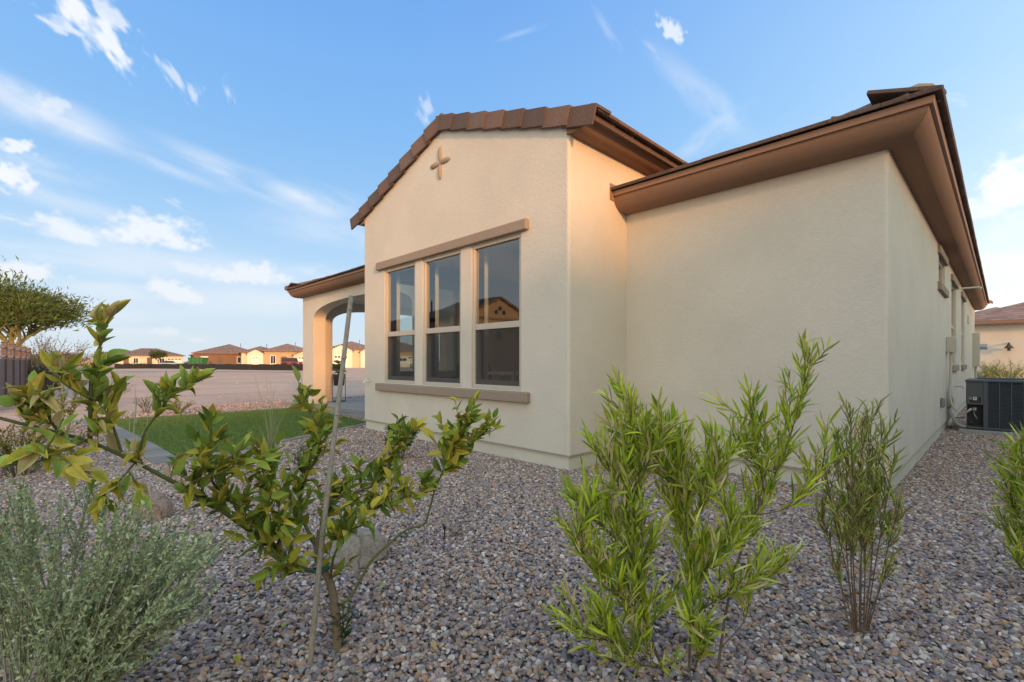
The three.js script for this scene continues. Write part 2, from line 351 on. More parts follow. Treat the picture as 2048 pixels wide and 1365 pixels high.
// ------------------------------------------------------------------ the house
const GX0 = -7.004, GX1 = -2.883, GZ = -3.561, GM = (GX0 + GX1) / 2, WZ = -4.558, WX = -.6, BACK = -20.6, SCREED = .155;
const house = thing('stucco_house', 'cream stucco house with brown tile roof and gable over a triple window', 'house');
const PITCH = 1 / 3, GABLE_EAVE = 3.345;
{
  const t = .2, r = .03;
  // gabled room
  const outer = [[GX0, -9], ...arc(GX0 + r, GZ - r, r, Math.PI, Math.PI / 2).map(([x, z]) => [x, z]), ...arc(GX1 - r, GZ - r, r, Math.PI / 2, 0), [GX1, -9]];
  const inner = [[GX0 + t, -8.8], [GX0 + t, GZ - t], [GX1 - t, GZ - t], [GX1 - t, -8.8]];
  const wedge = (s) => { const x = GM + s * 3, y = GABLE_EAVE + (GM - GX0) * PITCH - 3 * PITCH; const sh = new THREE.Shape([[GM, GABLE_EAVE + (GM - GX0) * PITCH], [x, y], [x, 6], [GM, 6]].map(([a, b]) => new THREE.Vector2(a, b))); return flat(new THREE.ExtrudeGeometry(sh, { depth: 8, bevelEnabled: false }).translate(0, 0, -10)); };
  const WIN = [[-6.365, -5.545], [-5.365, -4.545], [-4.345, -3.525]], wy0 = .752, wy1 = 2.415;
  const holes = WIN.map(([a, b]) => box(a, b, wy0, wy1, GZ - .5, GZ + .2));
  mesh('gable_wall', cut(footprint(outer, SCREED, 4.3, [inner]), wedge(1), wedge(-1), ...holes, box(GX0 - .2, GX0 + .5, .85, 2.4, -5.35, -3.98)), M.stucco, house);
  // long wing
  const wing = [[GX1 - .05, WZ], ...arc(WX - r, WZ - r, r, Math.PI / 2, 0), [WX, BACK], [GX0, BACK], [GX0, -8.95], [GX0 + t, -8.95], [GX0 + t, BACK + t], [WX - t, BACK + t], [WX - t, WZ - t], [GX1 - .05, WZ - t]];
  const side = [[-8.62, -9.62, 2.13, 2.5], [-10.95, -12.1, 1.0, 2.42], [-13.75, -14.9, 1.0, 2.42]];
  mesh('wing_wall', cut(footprint(wing, SCREED, 2.8), ...side.map(([a, b, y0, y1]) => box(WX - .5, WX + .2, y0, y1, b, a))), M.stucco, house);
  const foot = [[GX0 + .02, BACK + .02], [GX0 + .02, GZ - .022], [GX1 - .02, GZ - .022], [GX1 - .02, WZ - .022], [WX - .02, WZ - .022], [WX - .02, BACK + .02]];
  mesh('foundation', footprint(foot, -.3, SCREED + .02), M.stem, house);
  mesh('weep_screed', sweep([[GX0, -4.5], [GX0, GZ], [GX1, GZ], [GX1, WZ], [WX, WZ], [WX, BACK]], [[-.03, SCREED - .012], [.006, SCREED - .012], [.006, SCREED - .004], [-.03, SCREED - .004]]), M.vinylShade, house);

  // windows of the gable
  const window3 = (a, b) => {
    const f = .042, z1 = GZ - .012, z0 = z1 - .07, g = [];
    const w = mesh('window', [rbox(a, b, wy1 - f, wy1, z0, z1, .006, 1), rbox(a, b, wy0, wy0 + f, z0, z1, .006, 1), rbox(a, a + f, wy0 + f, wy1 - f, z0, z1, .006, 1), rbox(b - f, b, wy0 + f, wy1 - f, z0, z1, .006, 1)], M.vinyl, house);
    mesh('meeting_rail', rbox(a + f, b - f, 1.425, 1.495, z0 + .012, z1 - .008, .006, 1), M.vinyl, w);
    const s = .034, sz0 = z0 - .012, sz1 = z1 - .03;
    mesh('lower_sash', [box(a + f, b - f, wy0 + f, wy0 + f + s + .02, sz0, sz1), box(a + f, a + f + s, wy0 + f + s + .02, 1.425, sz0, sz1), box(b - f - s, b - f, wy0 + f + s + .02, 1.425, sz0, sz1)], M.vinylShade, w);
    mesh('pane', box(a + f, b - f, 1.495, wy1 - f, z1 - .034, z1 - .03).toNonIndexed?.call ? quads([[[a + f, 1.49, z1 - .03], [b - f, 1.49, z1 - .03], [b - f, wy1 - f, z1 - .03], [a + f, wy1 - f, z1 - .03]]]) : null, M.glass, w).userData.label = 'clear upper window pane mirroring the sky';
    mesh('pane', quads([[[a + f + s, wy0 + f + s, sz0 + .02], [b - f - s, wy0 + f + s, sz0 + .02], [b - f - s, 1.43, sz0 + .02], [a + f + s, 1.43, sz0 + .02]]]), M.glass, w);
    mesh('insect_screen', quads([[[a + f, wy0 + f, z1 - .022], [b - f, wy0 + f, z1 - .022], [b - f, 1.426, z1 - .022], [a + f, 1.426, z1 - .022]]]), M.screen, w);
    mesh('inner_lining', [box(a - .02, a, wy0, wy1, GZ - .26, z0), box(b, b + .02, wy0, wy1, GZ - .26, z0), box(a - .02, b + .02, wy1, wy1 + .02, GZ - .26, z0)], M.plaster, w);
  };
  WIN.forEach(([a, b]) => window3(a, b));
  mesh('window_header', rbox(-6.545, -3.41, 2.42, 2.535, GZ - .02, GZ + .055, .015, 3), M.trim, house);
  mesh('window_sill', rbox(-6.545, -3.395, .628, .74, GZ - .02, GZ + .062, .015, 3), M.trim, house);
  // flower ornament: four raised petals
  const petal = () => { const g = new THREE.SphereGeometry(1, 20, 12); g.scale(.036, .1, .028); return flat(g); };
  const orn = mesh('wall_ornament', (() => { const g = new THREE.SphereGeometry(1, 12, 8); g.scale(.03, .03, .012); return flat(g).translate(-4.965, 3.575, GZ); })(), M.medallion, house);
  for (let k = 0; k < 4; k++) { const p = petal().translate(0, .112, 0).rotateZ(k * Math.PI / 2); p.translate(-4.965, 3.575, GZ + .004); mesh('petal', p, M.medallion, orn); }
  // hose tap
  mesh('hose_tap', [limb([V(-6.81, .76, GZ - .01), V(-6.81, .76, GZ + .09), V(-6.81, .735, GZ + .11)], .011, .011, 8), limb([V(-6.81, .775, GZ + .06), V(-6.81, .80, GZ + .06)], .006, .006, 6), limb([V(-6.84, .80, GZ + .06), V(-6.78, .80, GZ + .06)], .008, .008, 6)], M.pvc, house);

  // windows of the long side
  side.forEach(([a, b, y0, y1], i) => {
    const x1 = WX - .03, f = .04;
    const w = mesh('window', [box(x1 - .06, x1, y1 - f, y1, b, a), box(x1 - .06, x1, y0, y0 + f, b, a), box(x1 - .06, x1, y0 + f, y1 - f, b, b + f), box(x1 - .06, x1, y0 + f, y1 - f, a - f, a)], M.vinyl, house);
    mesh('pane', quads([[[x1 - .03, y0 + f, a - f], [x1 - .03, y0 + f, b + f], [x1 - .03, y1 - f, b + f], [x1 - .03, y1 - f, a - f]]]), M.glass, w);
    if (i) mesh('meeting_rail', box(x1 - .05, x1 - .004, 1.66, 1.72, b + f, a - f), M.vinyl, w);
    mesh('window_header', rbox(WX - .02, WX + .036, y1, y1 + .11, b - .14, a + .14, .012, 2), M.trim, house);
    mesh('window_sill', rbox(WX - .02, WX + .04, y0 - .11, y0, b - .14, a + .14, .012, 2), M.trim, house);
  });
  // rooms: floors, ceilings and partitions close the inside
  mesh('floor', [box(GX0 + .1, GX1 - .1, .1, .18, BACK + .1, GZ - .1), box(GX1 - .1, WX - .1, .1, .18, BACK + .1, WZ - .1)], M.roomFloor, house);
  mesh('ceiling', [box(GX0 + .1, GX1 - .1, 2.75, 2.82, -8.95, GZ - .1), box(GX1 - .1, WX - .1, 2.66, 2.72, BACK + .1, WZ - .1), box(GX0 + .1, GX1 - .1, 2.66, 2.72, BACK + .1, -8.95)], M.plaster, house);
  mesh('partition', [box(GX0 + .1, WX - .1, .18, 2.66, -10.4, -10.3), box(GX0 + .1, WX - .1, .18, 2.66, -13.2, -13.1)], M.plaster, house);
  { const b = -5.35, a = -3.98, x = GX0 + .06, f = .05;
    const w = mesh('window', [box(x - .05, x, 2.35, 2.4, b, a), box(x - .05, x, .85, .9, b, a), box(x - .05, x, .9, 2.35, b, b + f), box(x - .05, x, .9, 2.35, a - f, a)], M.vinyl, house);
    mesh('pane', quads([[[x - .02, .9, b + f], [x - .02, .9, a - f], [x - .02, 2.35, a - f], [x - .02, 2.35, b + f]]]), M.glass, w); }
}

// ------------------------------------------------------------------ eaves and roof
const PROFILE = [[-.02, 0], [.10, 0], [.16, .012], [.205, .045], [.238, .09], [.252, .125], [.252, .15], [-.02, .15]];
const eaveAt = (path, y, extraEnds) => {
  mesh('cornice', sweep(path, PROFILE.map(([o, q]) => [o, y + q])), M.cornice, house);
  mesh('drip_edge', sweep(path, [[.0, y + .151], [.268, y + .143], [.275, y + .143], [.283, y + .19], [.0, y + .19]]), M.drip, house);
};
const roof = new THREE.Group(); roof.name = 'roof'; house.add(roof);
const tileGeo = [0, 1, 2].map((k) => rbox(-.162, .162, 0, .03, 0, .43, .006, 1).translate(0, 0, 0));      // x along the eave, z up the slope
function placeTile(name, p, along, up, parent, g = pick(tileGeo), m = pick(M.tiles)) {
  const n = new THREE.Vector3().crossVectors(up, along).normalize();
  const o = mesh(name, g, m, parent);
  const basis = new THREE.Matrix4().makeBasis(along, n, up); o.quaternion.setFromRotationMatrix(basis); o.position.copy(p);
  return o;
}
const field = [];                                                  // rows of tiles above the eaves, joined
function slope(a, b, out, y, rows, clip, parts = true, tileName = 'eave_tile', inset = false) {   // eave from a to b (x, z) at height y; out: outward (x, z)
  const A = V(a[0], y, a[1]), along = V(b[0] - a[0], 0, b[1] - a[1]), L = along.length(); along.normalize();
  const up = V(-out[0], PITCH, -out[1]).normalize(), n = Math.round(L / .33), n0 = new THREE.Vector3().crossVectors(up, along); const sgn = n0.y > 0 ? 1 : -1; const al = along.clone().multiplyScalar(sgn);
  const nn = new THREE.Vector3().crossVectors(up, al);
  for (let row = 0; row < rows; row++) for (let i = -1; i <= n; i++) {
    const s = (i + .5 + (row % 2) * .5) * (L / n); if (s < -.05 || s > L + .05 || (row && inset && (s < .2 || s > L - .2))) continue;
    const p = A.clone().addScaledVector(along, s).addScaledVector(up, row * .345).addScaledVector(nn, .006 + rr(0, .006));
    if (clip && !clip(s, row * .345 * Math.cos(Math.atan(PITCH)), L)) continue;
    const tilt = up.clone().addScaledVector(nn, -.02 + rr(-.006, .004)).normalize();
    if (row === 0 && parts) placeTile(tileName, p, al, tilt, roof);
    else { const g = tileGeo[0].clone(), nv = new THREE.Vector3().crossVectors(tilt, al).normalize(); g.applyMatrix4(new THREE.Matrix4().makeBasis(al, nv, tilt).setPosition(p)); field.push(g); }
  }
}
function hipDeck(x0, x1, z0, z1, y, drop = .04) {                  // closed solid under the tiles; z0 is the far end
  const run = Math.min(x1 - x0, z1 - z0) / 2, h = y + run * PITCH, deep = z1 - z0 >= x1 - x0;
  const c = [[x0, y, z1], [x1, y, z1], [x1, y, z0], [x0, y, z0]], m = deep ? (x0 + x1) / 2 : (z0 + z1) / 2;
  const t = deep ? [[m, h, z1 - run], [m, h, z0 + run]] : [[x0 + run, h, m], [x1 - run, h, m]];
  const f = deep ? [[c[0], c[1], t[0]], [c[1], c[2], t[1], t[0]], [c[2], c[3], t[1]], [c[3], c[0], t[0], t[1]]] : [[c[0], c[1], t[1], t[0]], [c[1], c[2], t[1]], [c[2], c[3], t[0], t[1]], [c[3], c[0], t[0]]];
  f.push([c[3], c[2], c[1], c[0]]);
  return { geo: quads(f), top: t, corners: c };
}
function capRow(a, b, name = 'hip_tile', startMat) {               // rounded hip and ridge tiles from a up to b
  const d = new THREE.Vector3().subVectors(b, a), n = Math.round(d.length() / .34), step = d.clone().multiplyScalar(1 / n), dir = d.clone().normalize(), side = new THREE.Vector3().crossVectors(dir, V(0, 1, 0)).normalize(), up = new THREE.Vector3().crossVectors(side, dir);
  for (let i = 0; i < n; i++) {
    const o = mesh(name, capGeo, i === 0 && startMat ? startMat : pick(M.tiles), roof);
    o.quaternion.setFromRotationMatrix(new THREE.Matrix4().makeBasis(side, up, dir.clone().negate()));
    o.position.copy(a).addScaledVector(step, i).addScaledVector(up, .02 + rr(0, .006)); o.rotateX(-.03);
  }
}
const capGeo = (() => { const s = new THREE.Shape(); s.moveTo(-.125, -.05); s.lineTo(-.105, .02); s.lineTo(-.05, .062); s.lineTo(.05, .062); s.lineTo(.105, .02); s.lineTo(.125, -.05); s.lineTo(.105, -.05); s.lineTo(.085, .008); s.lineTo(.04, .042); s.lineTo(-.04, .042); s.lineTo(-.085, .008); s.lineTo(-.105, -.05); return boxUV(flat(new THREE.ExtrudeGeometry(s, { depth: .41, bevelEnabled: false }).translate(0, 0, -.41))); })();
{
  const Y = 2.665, E = Y + .185, o = .275;                         // wing and patio eaves
  eaveAt([[GX1 + .002, WZ], [WX, WZ], [WX, BACK], [GX0, BACK]], Y);
  const main = hipDeck(GX0 - o, WX + o, BACK - o, WZ + o, E + .002);
  mesh('deck', main.geo, M.tiles[1], roof);
  const T = o + .045;
  slope([GX1 + .02, WZ + T], [WX + T, WZ + T], [0, 1], E, 7, (s, u, L) => u < .01 || u < (L - s) - .5);
  slope([WX + T, WZ + T], [WX + T, BACK - T], [1, 0], E, 4, (s, u, L) => u < .01 || (u < s - .22 && u < L - s - .22));
  capRow(V(WX + T - .1, E + .035, WZ + T - .1), V(...main.top[0]).add(V(0, .06, 0)), 'hip_tile', M.capTile);
  capRow(V(WX + T, E + .03, BACK - T), V(...main.top[1]).add(V(0, .05, 0)));
  // kick-out flashing where the wing eave meets the gabled room
  mesh('flashing', [box(GX1 + .003, GX1 + .012, Y + .10, Y + .27, WZ + .2, WZ + .32)], M.drip, house);

  // gabled room: eaves on both sides, sloped deck, rake tiles along the gable
  const GY = 3.225, GE = GY + .185;
  eaveAt([[GX1, GZ + .012], [GX1, -6.6]], GY);
  eaveAt([[GX0, -8.9], [GX0, GZ + .012]], GY);
  const peak = GABLE_EAVE + (GM - GX0) * PITCH + .02, zf = GZ + .02;
  for (const s of [-1, 1]) {
    const xe = s > 0 ? GX1 + .28 : GX0 - .28, ye = peak - Math.abs(xe - GM) * PITCH;
    const f = []; const P = (x, y, z) => V(x, y, z), th = .06;
    const a0 = P(GM, peak, zf), a1 = P(xe, ye, zf), b0 = P(GM, peak, -9.6), b1 = P(xe, ye, -9.6), c = [a0, a1, b0, b1].map((q) => q.clone().add(V(0, th, 0)));
    f.push([a0, a1, b1, b0], [c[0], c[2], c[3], c[1]], [a0, c[0], c[1], a1], [a1, c[1], c[3], b1], [b0, b1, c[3], c[2]]);
    mesh('deck', quads(f), M.tiles[1], roof);
    slope(s > 0 ? [xe + .06, zf] : [xe - .06, -9.3], s > 0 ? [xe + .06, s > 0 ? -9.3 : zf] : [xe - .06, zf], [s, 0], ye + th - .015, 7, null, true, 'eave_tile', true);
    // rake tiles: L-shaped pieces stepping down from the peak, each lower end proud of the next
    const n = 8, along = V(s, -PITCH, 0).normalize(), Ls = Math.abs(xe + s * .07 - GM) / Math.cos(Math.atan(PITCH)), len = Ls / n;
    const nrm = V(s * PITCH, 1, 0).normalize();
    for (let i = 0; i < n; i++) {
      const L = len + .07, g = merged([rbox(-L + len, len, -.15, .035, 0, .026, .006, 1), rbox(-L + len, len, .008, .036, -.2, .013, .005, 1)]);
      const o = mesh('rake_tile', g, pick(M.tiles), roof);
      const nv = new THREE.Vector3().crossVectors(V(0, 0, 1), along).multiplyScalar(1);
      // local x runs down the slope, y away from the roof, z towards the viewer
      const up = nv.y > 0 ? nv : nv.negate(), zz = new THREE.Vector3().crossVectors(along, up);
      if (zz.z < 0) { g.scale(1, 1, -1); const idx = g.attributes.position; for (let k = 0; k < idx.count; k += 3) for (const at of Object.values(g.attributes)) for (let c2 = 0; c2 < at.itemSize; c2++) { const t1 = at.getComponent(k + 1, c2); at.setComponent(k + 1, c2, at.getComponent(k + 2, c2)); at.setComponent(k + 2, c2, t1); } g.computeVertexNormals(); }
      o.quaternion.setFromRotationMatrix(new THREE.Matrix4().makeBasis(along, up, zz));
      o.position.set(GM, peak + th + .005, zf + .004).addScaledVector(along, i * len);
      o.rotateY((zz.z < 0 ? 1 : -1) * .055); o.rotateZ(-.0 + (s > 0 ? .05 : .05) * (zz.z < 0 ? 1 : 1) * 1);
    }
  }
  capRow(V(GM, peak + .07, zf - .22), V(GM, peak + .07, -9.4), 'ridge_tile');

  // arched patio on the far side
  const PX = -12.3, PZ = -4.6, th = .3;
  eaveAt([[PX, -9.3], [PX, PZ], [GX0 + .03, PZ]], Y);
  const arch = (x0, x1, y0, y1) => { const p = []; for (let i = 0; i <= 28; i++) { const a = Math.PI * (1 - i / 28), c = Math.cos(a), s = Math.sin(a); p.push(new THREE.Vector2((x0 + x1) / 2 + (x1 - x0) / 2 * Math.sign(c) * Math.pow(Math.abs(c), .72), y0 + (y1 - y0) * Math.pow(s, .8))); } return p; };
  const front = new THREE.Shape([[PX, 0.03], [PX + .65, .03]].map(([x, y]) => new THREE.Vector2(x, y)).concat(arch(PX + .65, GX0 - .25, 2.05, 2.44)).concat([[GX0 - .25, .03], [GX0 - .001, .03], [GX0 - .001, Y + .12], [PX, Y + .12]].map(([x, y]) => new THREE.Vector2(x, y))));
  mesh('arched_wall', boxUV(flat(new THREE.ExtrudeGeometry(front, { depth: th, bevelEnabled: false }).translate(0, 0, PZ - th))), M.stucco, house);
  const sideS = new THREE.Shape([[th, .03], [.63, .03]].map(([x, y]) => new THREE.Vector2(x, y)).concat(arch(.63, 4.2, 2.05, 2.44)).concat([[4.2, .03], [4.7, .03], [4.7, Y + .12], [th, Y + .12]].map(([x, y]) => new THREE.Vector2(x, y))));
  mesh('arched_wall', boxUV(flat(new THREE.ExtrudeGeometry(sideS, { depth: th, bevelEnabled: false }).rotateY(Math.PI / 2).translate(PX + .002, 0, PZ))), M.stucco, house);
  mesh('column_base', box(PX - .025, PX + .675, -.1, .16, PZ - .325, PZ + .025), M.stem, house);
  mesh('patio_ceiling', box(PX + .2, GX0 - .002, 2.6, 2.66, -9.3, PZ - .2), M.plaster, house);
  const pd = hipDeck(PX - o, GX0 + 3, -9.3 - o, PZ + o, E + .002);
  mesh('deck', pd.geo, M.tiles[1], roof);
  slope([PX - T, PZ + T], [GX0 - .01, PZ + T], [0, 1], E, 6, (s, u) => u < .01 || u < s - .22);
  slope([PX - T, -9.4], [PX - T, PZ + T], [-1, 0], E, 3, (s, u, L) => u < .01 || u < L - s - .22);
  capRow(V(PX - T + .03, E + .03, PZ + T - .03), V(...pd.top[0]).add(V(0, .05, 0)));
  stuff(mesh('roof_tiles', field, M.tiles[0], roof));
}

// ------------------------------------------------------------------ fittings on the long side wall
{
  const x = WX;
  const bx = mesh('disconnect_box', rbox(x, x + .10, 1.20, 1.44, -10.02, -9.82, .01, 2), M.boxBeige, house);
  mesh('cover', rbox(x + .1, x + .115, 1.23, 1.41, -10.0, -9.84, .005, 1), M.boxBeige, bx);
  mesh('conduit', limb([V(x + .05, 1.2, -9.92), V(x + .05, .95, -9.91), V(x + .045, .7, -9.88), V(x + .05, .5, -9.85), V(x + .09, .36, -9.82), V(x + .16, .29, -9.80), V(x + .23, .31, -9.80), V(x + .28, .36, -9.82)], .017, .017, 8, 40), M.conduit, house);
  mesh('line_set_boot', (() => { const g = new THREE.SphereGeometry(1, 14, 10); g.scale(.06, .11, .075); return flat(g).translate(x + .01, .44, -10.15); })(), M.conduit, house);
  mesh('refrigerant_line', [limb([V(x + .0, .30, -10.2), V(x + .06, .2, -10.1), V(x + .13, .1, -9.98), V(x + .24, .07, -9.9)], .024, .024, 8, 24), limb([V(x + .0, .27, -10.28), V(x + .07, .15, -10.2), V(x + .14, .06, -10.05), V(x + .27, .045, -10.0)], .012, .012, 8, 24)], M.conduit, house);
  mesh('outdoor_outlet', rbox(x, x + .045, .42, .56, -9.0, -8.86, .02, 3), std(.20, .21, .22, .5), house);
  const mt = mesh('meter_panel', rbox(x, x + .15, .92, 1.9, -19.6, -19.15, .01, 1), M.boxBeige, house);
  mesh('meter', new THREE.CylinderGeometry(.085, .085, .16, 18).rotateZ(Math.PI / 2).translate(x + .22, 1.5, -19.35), std(.42, .44, .46, .3), mt);
  mesh('lower_conduit', limb([V(x + .06, .92, -19.3), V(x + .06, .1, -19.3)], .03, .03, 8), M.conduit, mt);
  mesh('drain_pipe', limb([V(x - .05, 2.47, -12.6), V(x + .2, 2.47, -12.6), V(x + .3, 2.465, -12.6), V(x + .33, 2.44, -12.6)], .017, .017, 8, 16), M.pvc, house);
  mesh('drain_pipe', limb([V(x - .05, .62, -11.4), V(x + .12, .62, -11.4), V(x + .13, .58, -11.4)], .012, .012, 8, 12), M.conduit, house);
  mesh('wall_vent', rbox(x, x + .03, 2.0, 2.2, -16.4, -16.2, .005, 1), M.stem, house);
}
settle(house, -3.8, 0, -11);

// ------------------------------------------------------------------ air conditioner
{
  const ac = thing('air_conditioner', 'dark grey louvred air conditioning unit beside the long stucco wall', 'air conditioner', .06, 0, -10.28);
  const w = .44, d = .43, y0 = .06, y1 = .79;
  mesh('pad', rbox(-.52, .52, -.03, .05, -.5, .5, .01, 1), M.concrete, ac);
  mesh('cabinet', [box(-w + .19, w - .02, y0 + .03, y1 - .03, -d + .02, d - .03), box(-w + .02, -w + .19, y0 + .03, y1 - .03, -d + .02, d - .16)], M.acDark, ac);
  mesh('base_pan', rbox(-w, w, y0, y0 + .035, -d, d, .01, 1), M.acBody, ac);
  const lid = mesh('lid', rbox(-w - .01, w + .01, y1 - .035, y1, -d - .01, d + .01, .012, 2), M.acBody, ac);
  mesh('fan_grille', Array.from({ length: 9 }, (_, i) => new THREE.TorusGeometry(.06 + i * .035, .004, 5, 36).rotateX(Math.PI / 2).translate(0, y1 + .012, 0)), M.black, lid);
  const panel = mesh('service_panel', rbox(-w, -w + .19, .42, y1 - .035, d - .03, d - .005, .006, 1), M.acBody, ac);
  const lbl = document.createElement('canvas'); lbl.width = 128; lbl.height = 96;
  const c2 = lbl.getContext('2d'); c2.fillStyle = '#17181b'; c2.fillRect(0, 0, 128, 96); c2.fillStyle = '#cfcac2'; c2.fillRect(42, 6, 38, 44); c2.fillStyle = '#2b2f33'; c2.fillRect(54, 16, 14, 16); c2.fillStyle = '#8a8078'; c2.fillRect(6, 10, 28, 36); c2.fillStyle = '#6d4f42'; for (let i = 0; i < 4; i++) c2.fillRect(8, 62 + i * 7, 110, 2); c2.strokeStyle = '#7a736c'; c2.lineWidth = 4; c2.strokeRect(2, 2, 124, 92);
  const lt = new THREE.CanvasTexture(lbl); lt.colorSpace = THREE.SRGBColorSpace;
  mesh('rating_label', new THREE.PlaneGeometry(.14, .105).translate(-w + .1, .49, d - .0035), new THREE.MeshStandardMaterial({ map: lt, roughness: .5 }), panel);
  mesh('valve_recess', box(-w + .012, -w + .18, y0 + .04, .42, d - .20, d - .17), M.black, ac);
  mesh('valve', [limb([V(-w + .08, .36, d - .17), V(-w + .09, .27, d - .09), V(-w + .12, .2, d - .1)], .008, .008, 6), limb([V(-w + .05, .13, d - .17), V(-w + .06, .13, d - .08)], .018, .014, 8), rbox(-w + .07, -w + .11, .32, .37, d - .17, d - .14, .004, 1)], std(.5, .48, .45, .35, { metalness: .6 }), ac);
  // corner posts and louvred faces: each column of slats in its frame
  for (const [px, pz] of [[-w + .205, d - .02], [w - .02, d - .02], [w - .02, -d + .02], [-w + .02, -d + .02]]) mesh('corner_post', rbox(px - .022, px + .022, y0 + .03, y1 - .03, pz - .022, pz + .022, .006, 1), M.acBody, ac);
  const slat = box(-.5, .5, -.0035, .0035, -.012, .006), fx0 = -w + .23, fx1 = w - .045, cols = 5, cw = (fx1 - fx0) / cols;
  mesh('louvre_bar', Array.from({ length: cols + 1 }, (_, i) => box(fx0 + i * cw - .006, fx0 + i * cw + .006, y0 + .035, y1 - .035, d - .03, d - .003)), M.acBody, ac);
  const n = 34;
  for (let k = 0; k < cols; k++) for (let i = 0; i < n; i++) { const m = mesh('slat', slat, M.acBody, ac); m.position.set(fx0 + (k + .5) * cw, y0 + .05 + (y1 - y0 - .1) * i / (n - 1), d - .014); m.scale.x = cw - .014; m.rotation.x = .55; }
  stuff(mesh('side_louvres', Array.from({ length: n }, (_, i) => box(-.44, -.425, y0 + .05 + (y1 - y0 - .1) * i / (n - 1), y0 + .058 + (y1 - y0 - .1) * i / (n - 1), -d + .05, d - .2)), M.acBody, ac));
}

// ------------------------------------------------------------------ houses around
const farTile = (r, g, b) => std(r, g, b, .9, { map: roofTone, bumpMap: roofBump, bumpScale: .03 });
const roofTone = tex(512, (u, v) => { const row = Math.floor(v * 16), c = Math.floor(u * 16 + (row % 2) * .5), e = .8 + .4 * (hash2(((c % 16) + 16) % 16, row, 77) - .5) + .1 * (fbm(u * 40, v * 40, 2, 9, 40) - .5); const edge = (v * 16) % 1 < .12 ? .72 : 1; return [toS(e * edge), toS(e * edge * .97), toS(e * edge * .95)]; }, { size: 5.4 });
const roofBump = tex(512, grey((u, v) => ((v * 16) % 1)), { srgb: false, size: 5.4 });
const ROOFS = [farTile(.27, .165, .125), farTile(.235, .15, .12), farTile(.31, .19, .145)];
const WALL = { cream: std(.66, .55, .41, .95, { map: stuccoTone }), tan: std(.46, .33, .21, .95, { map: stuccoTone }), brown: std(.20, .11, .07, .95, { map: stuccoTone }), pale: std(.70, .63, .53, .95, { map: stuccoTone }) };
M.farGlass = new THREE.MeshPhysicalMaterial({ color: lin(.03, .035, .04), roughness: .08, specularIntensity: 1 });
M.garage = std(.70, .67, .62, .6); M.door = std(.10, .06, .04, .6);
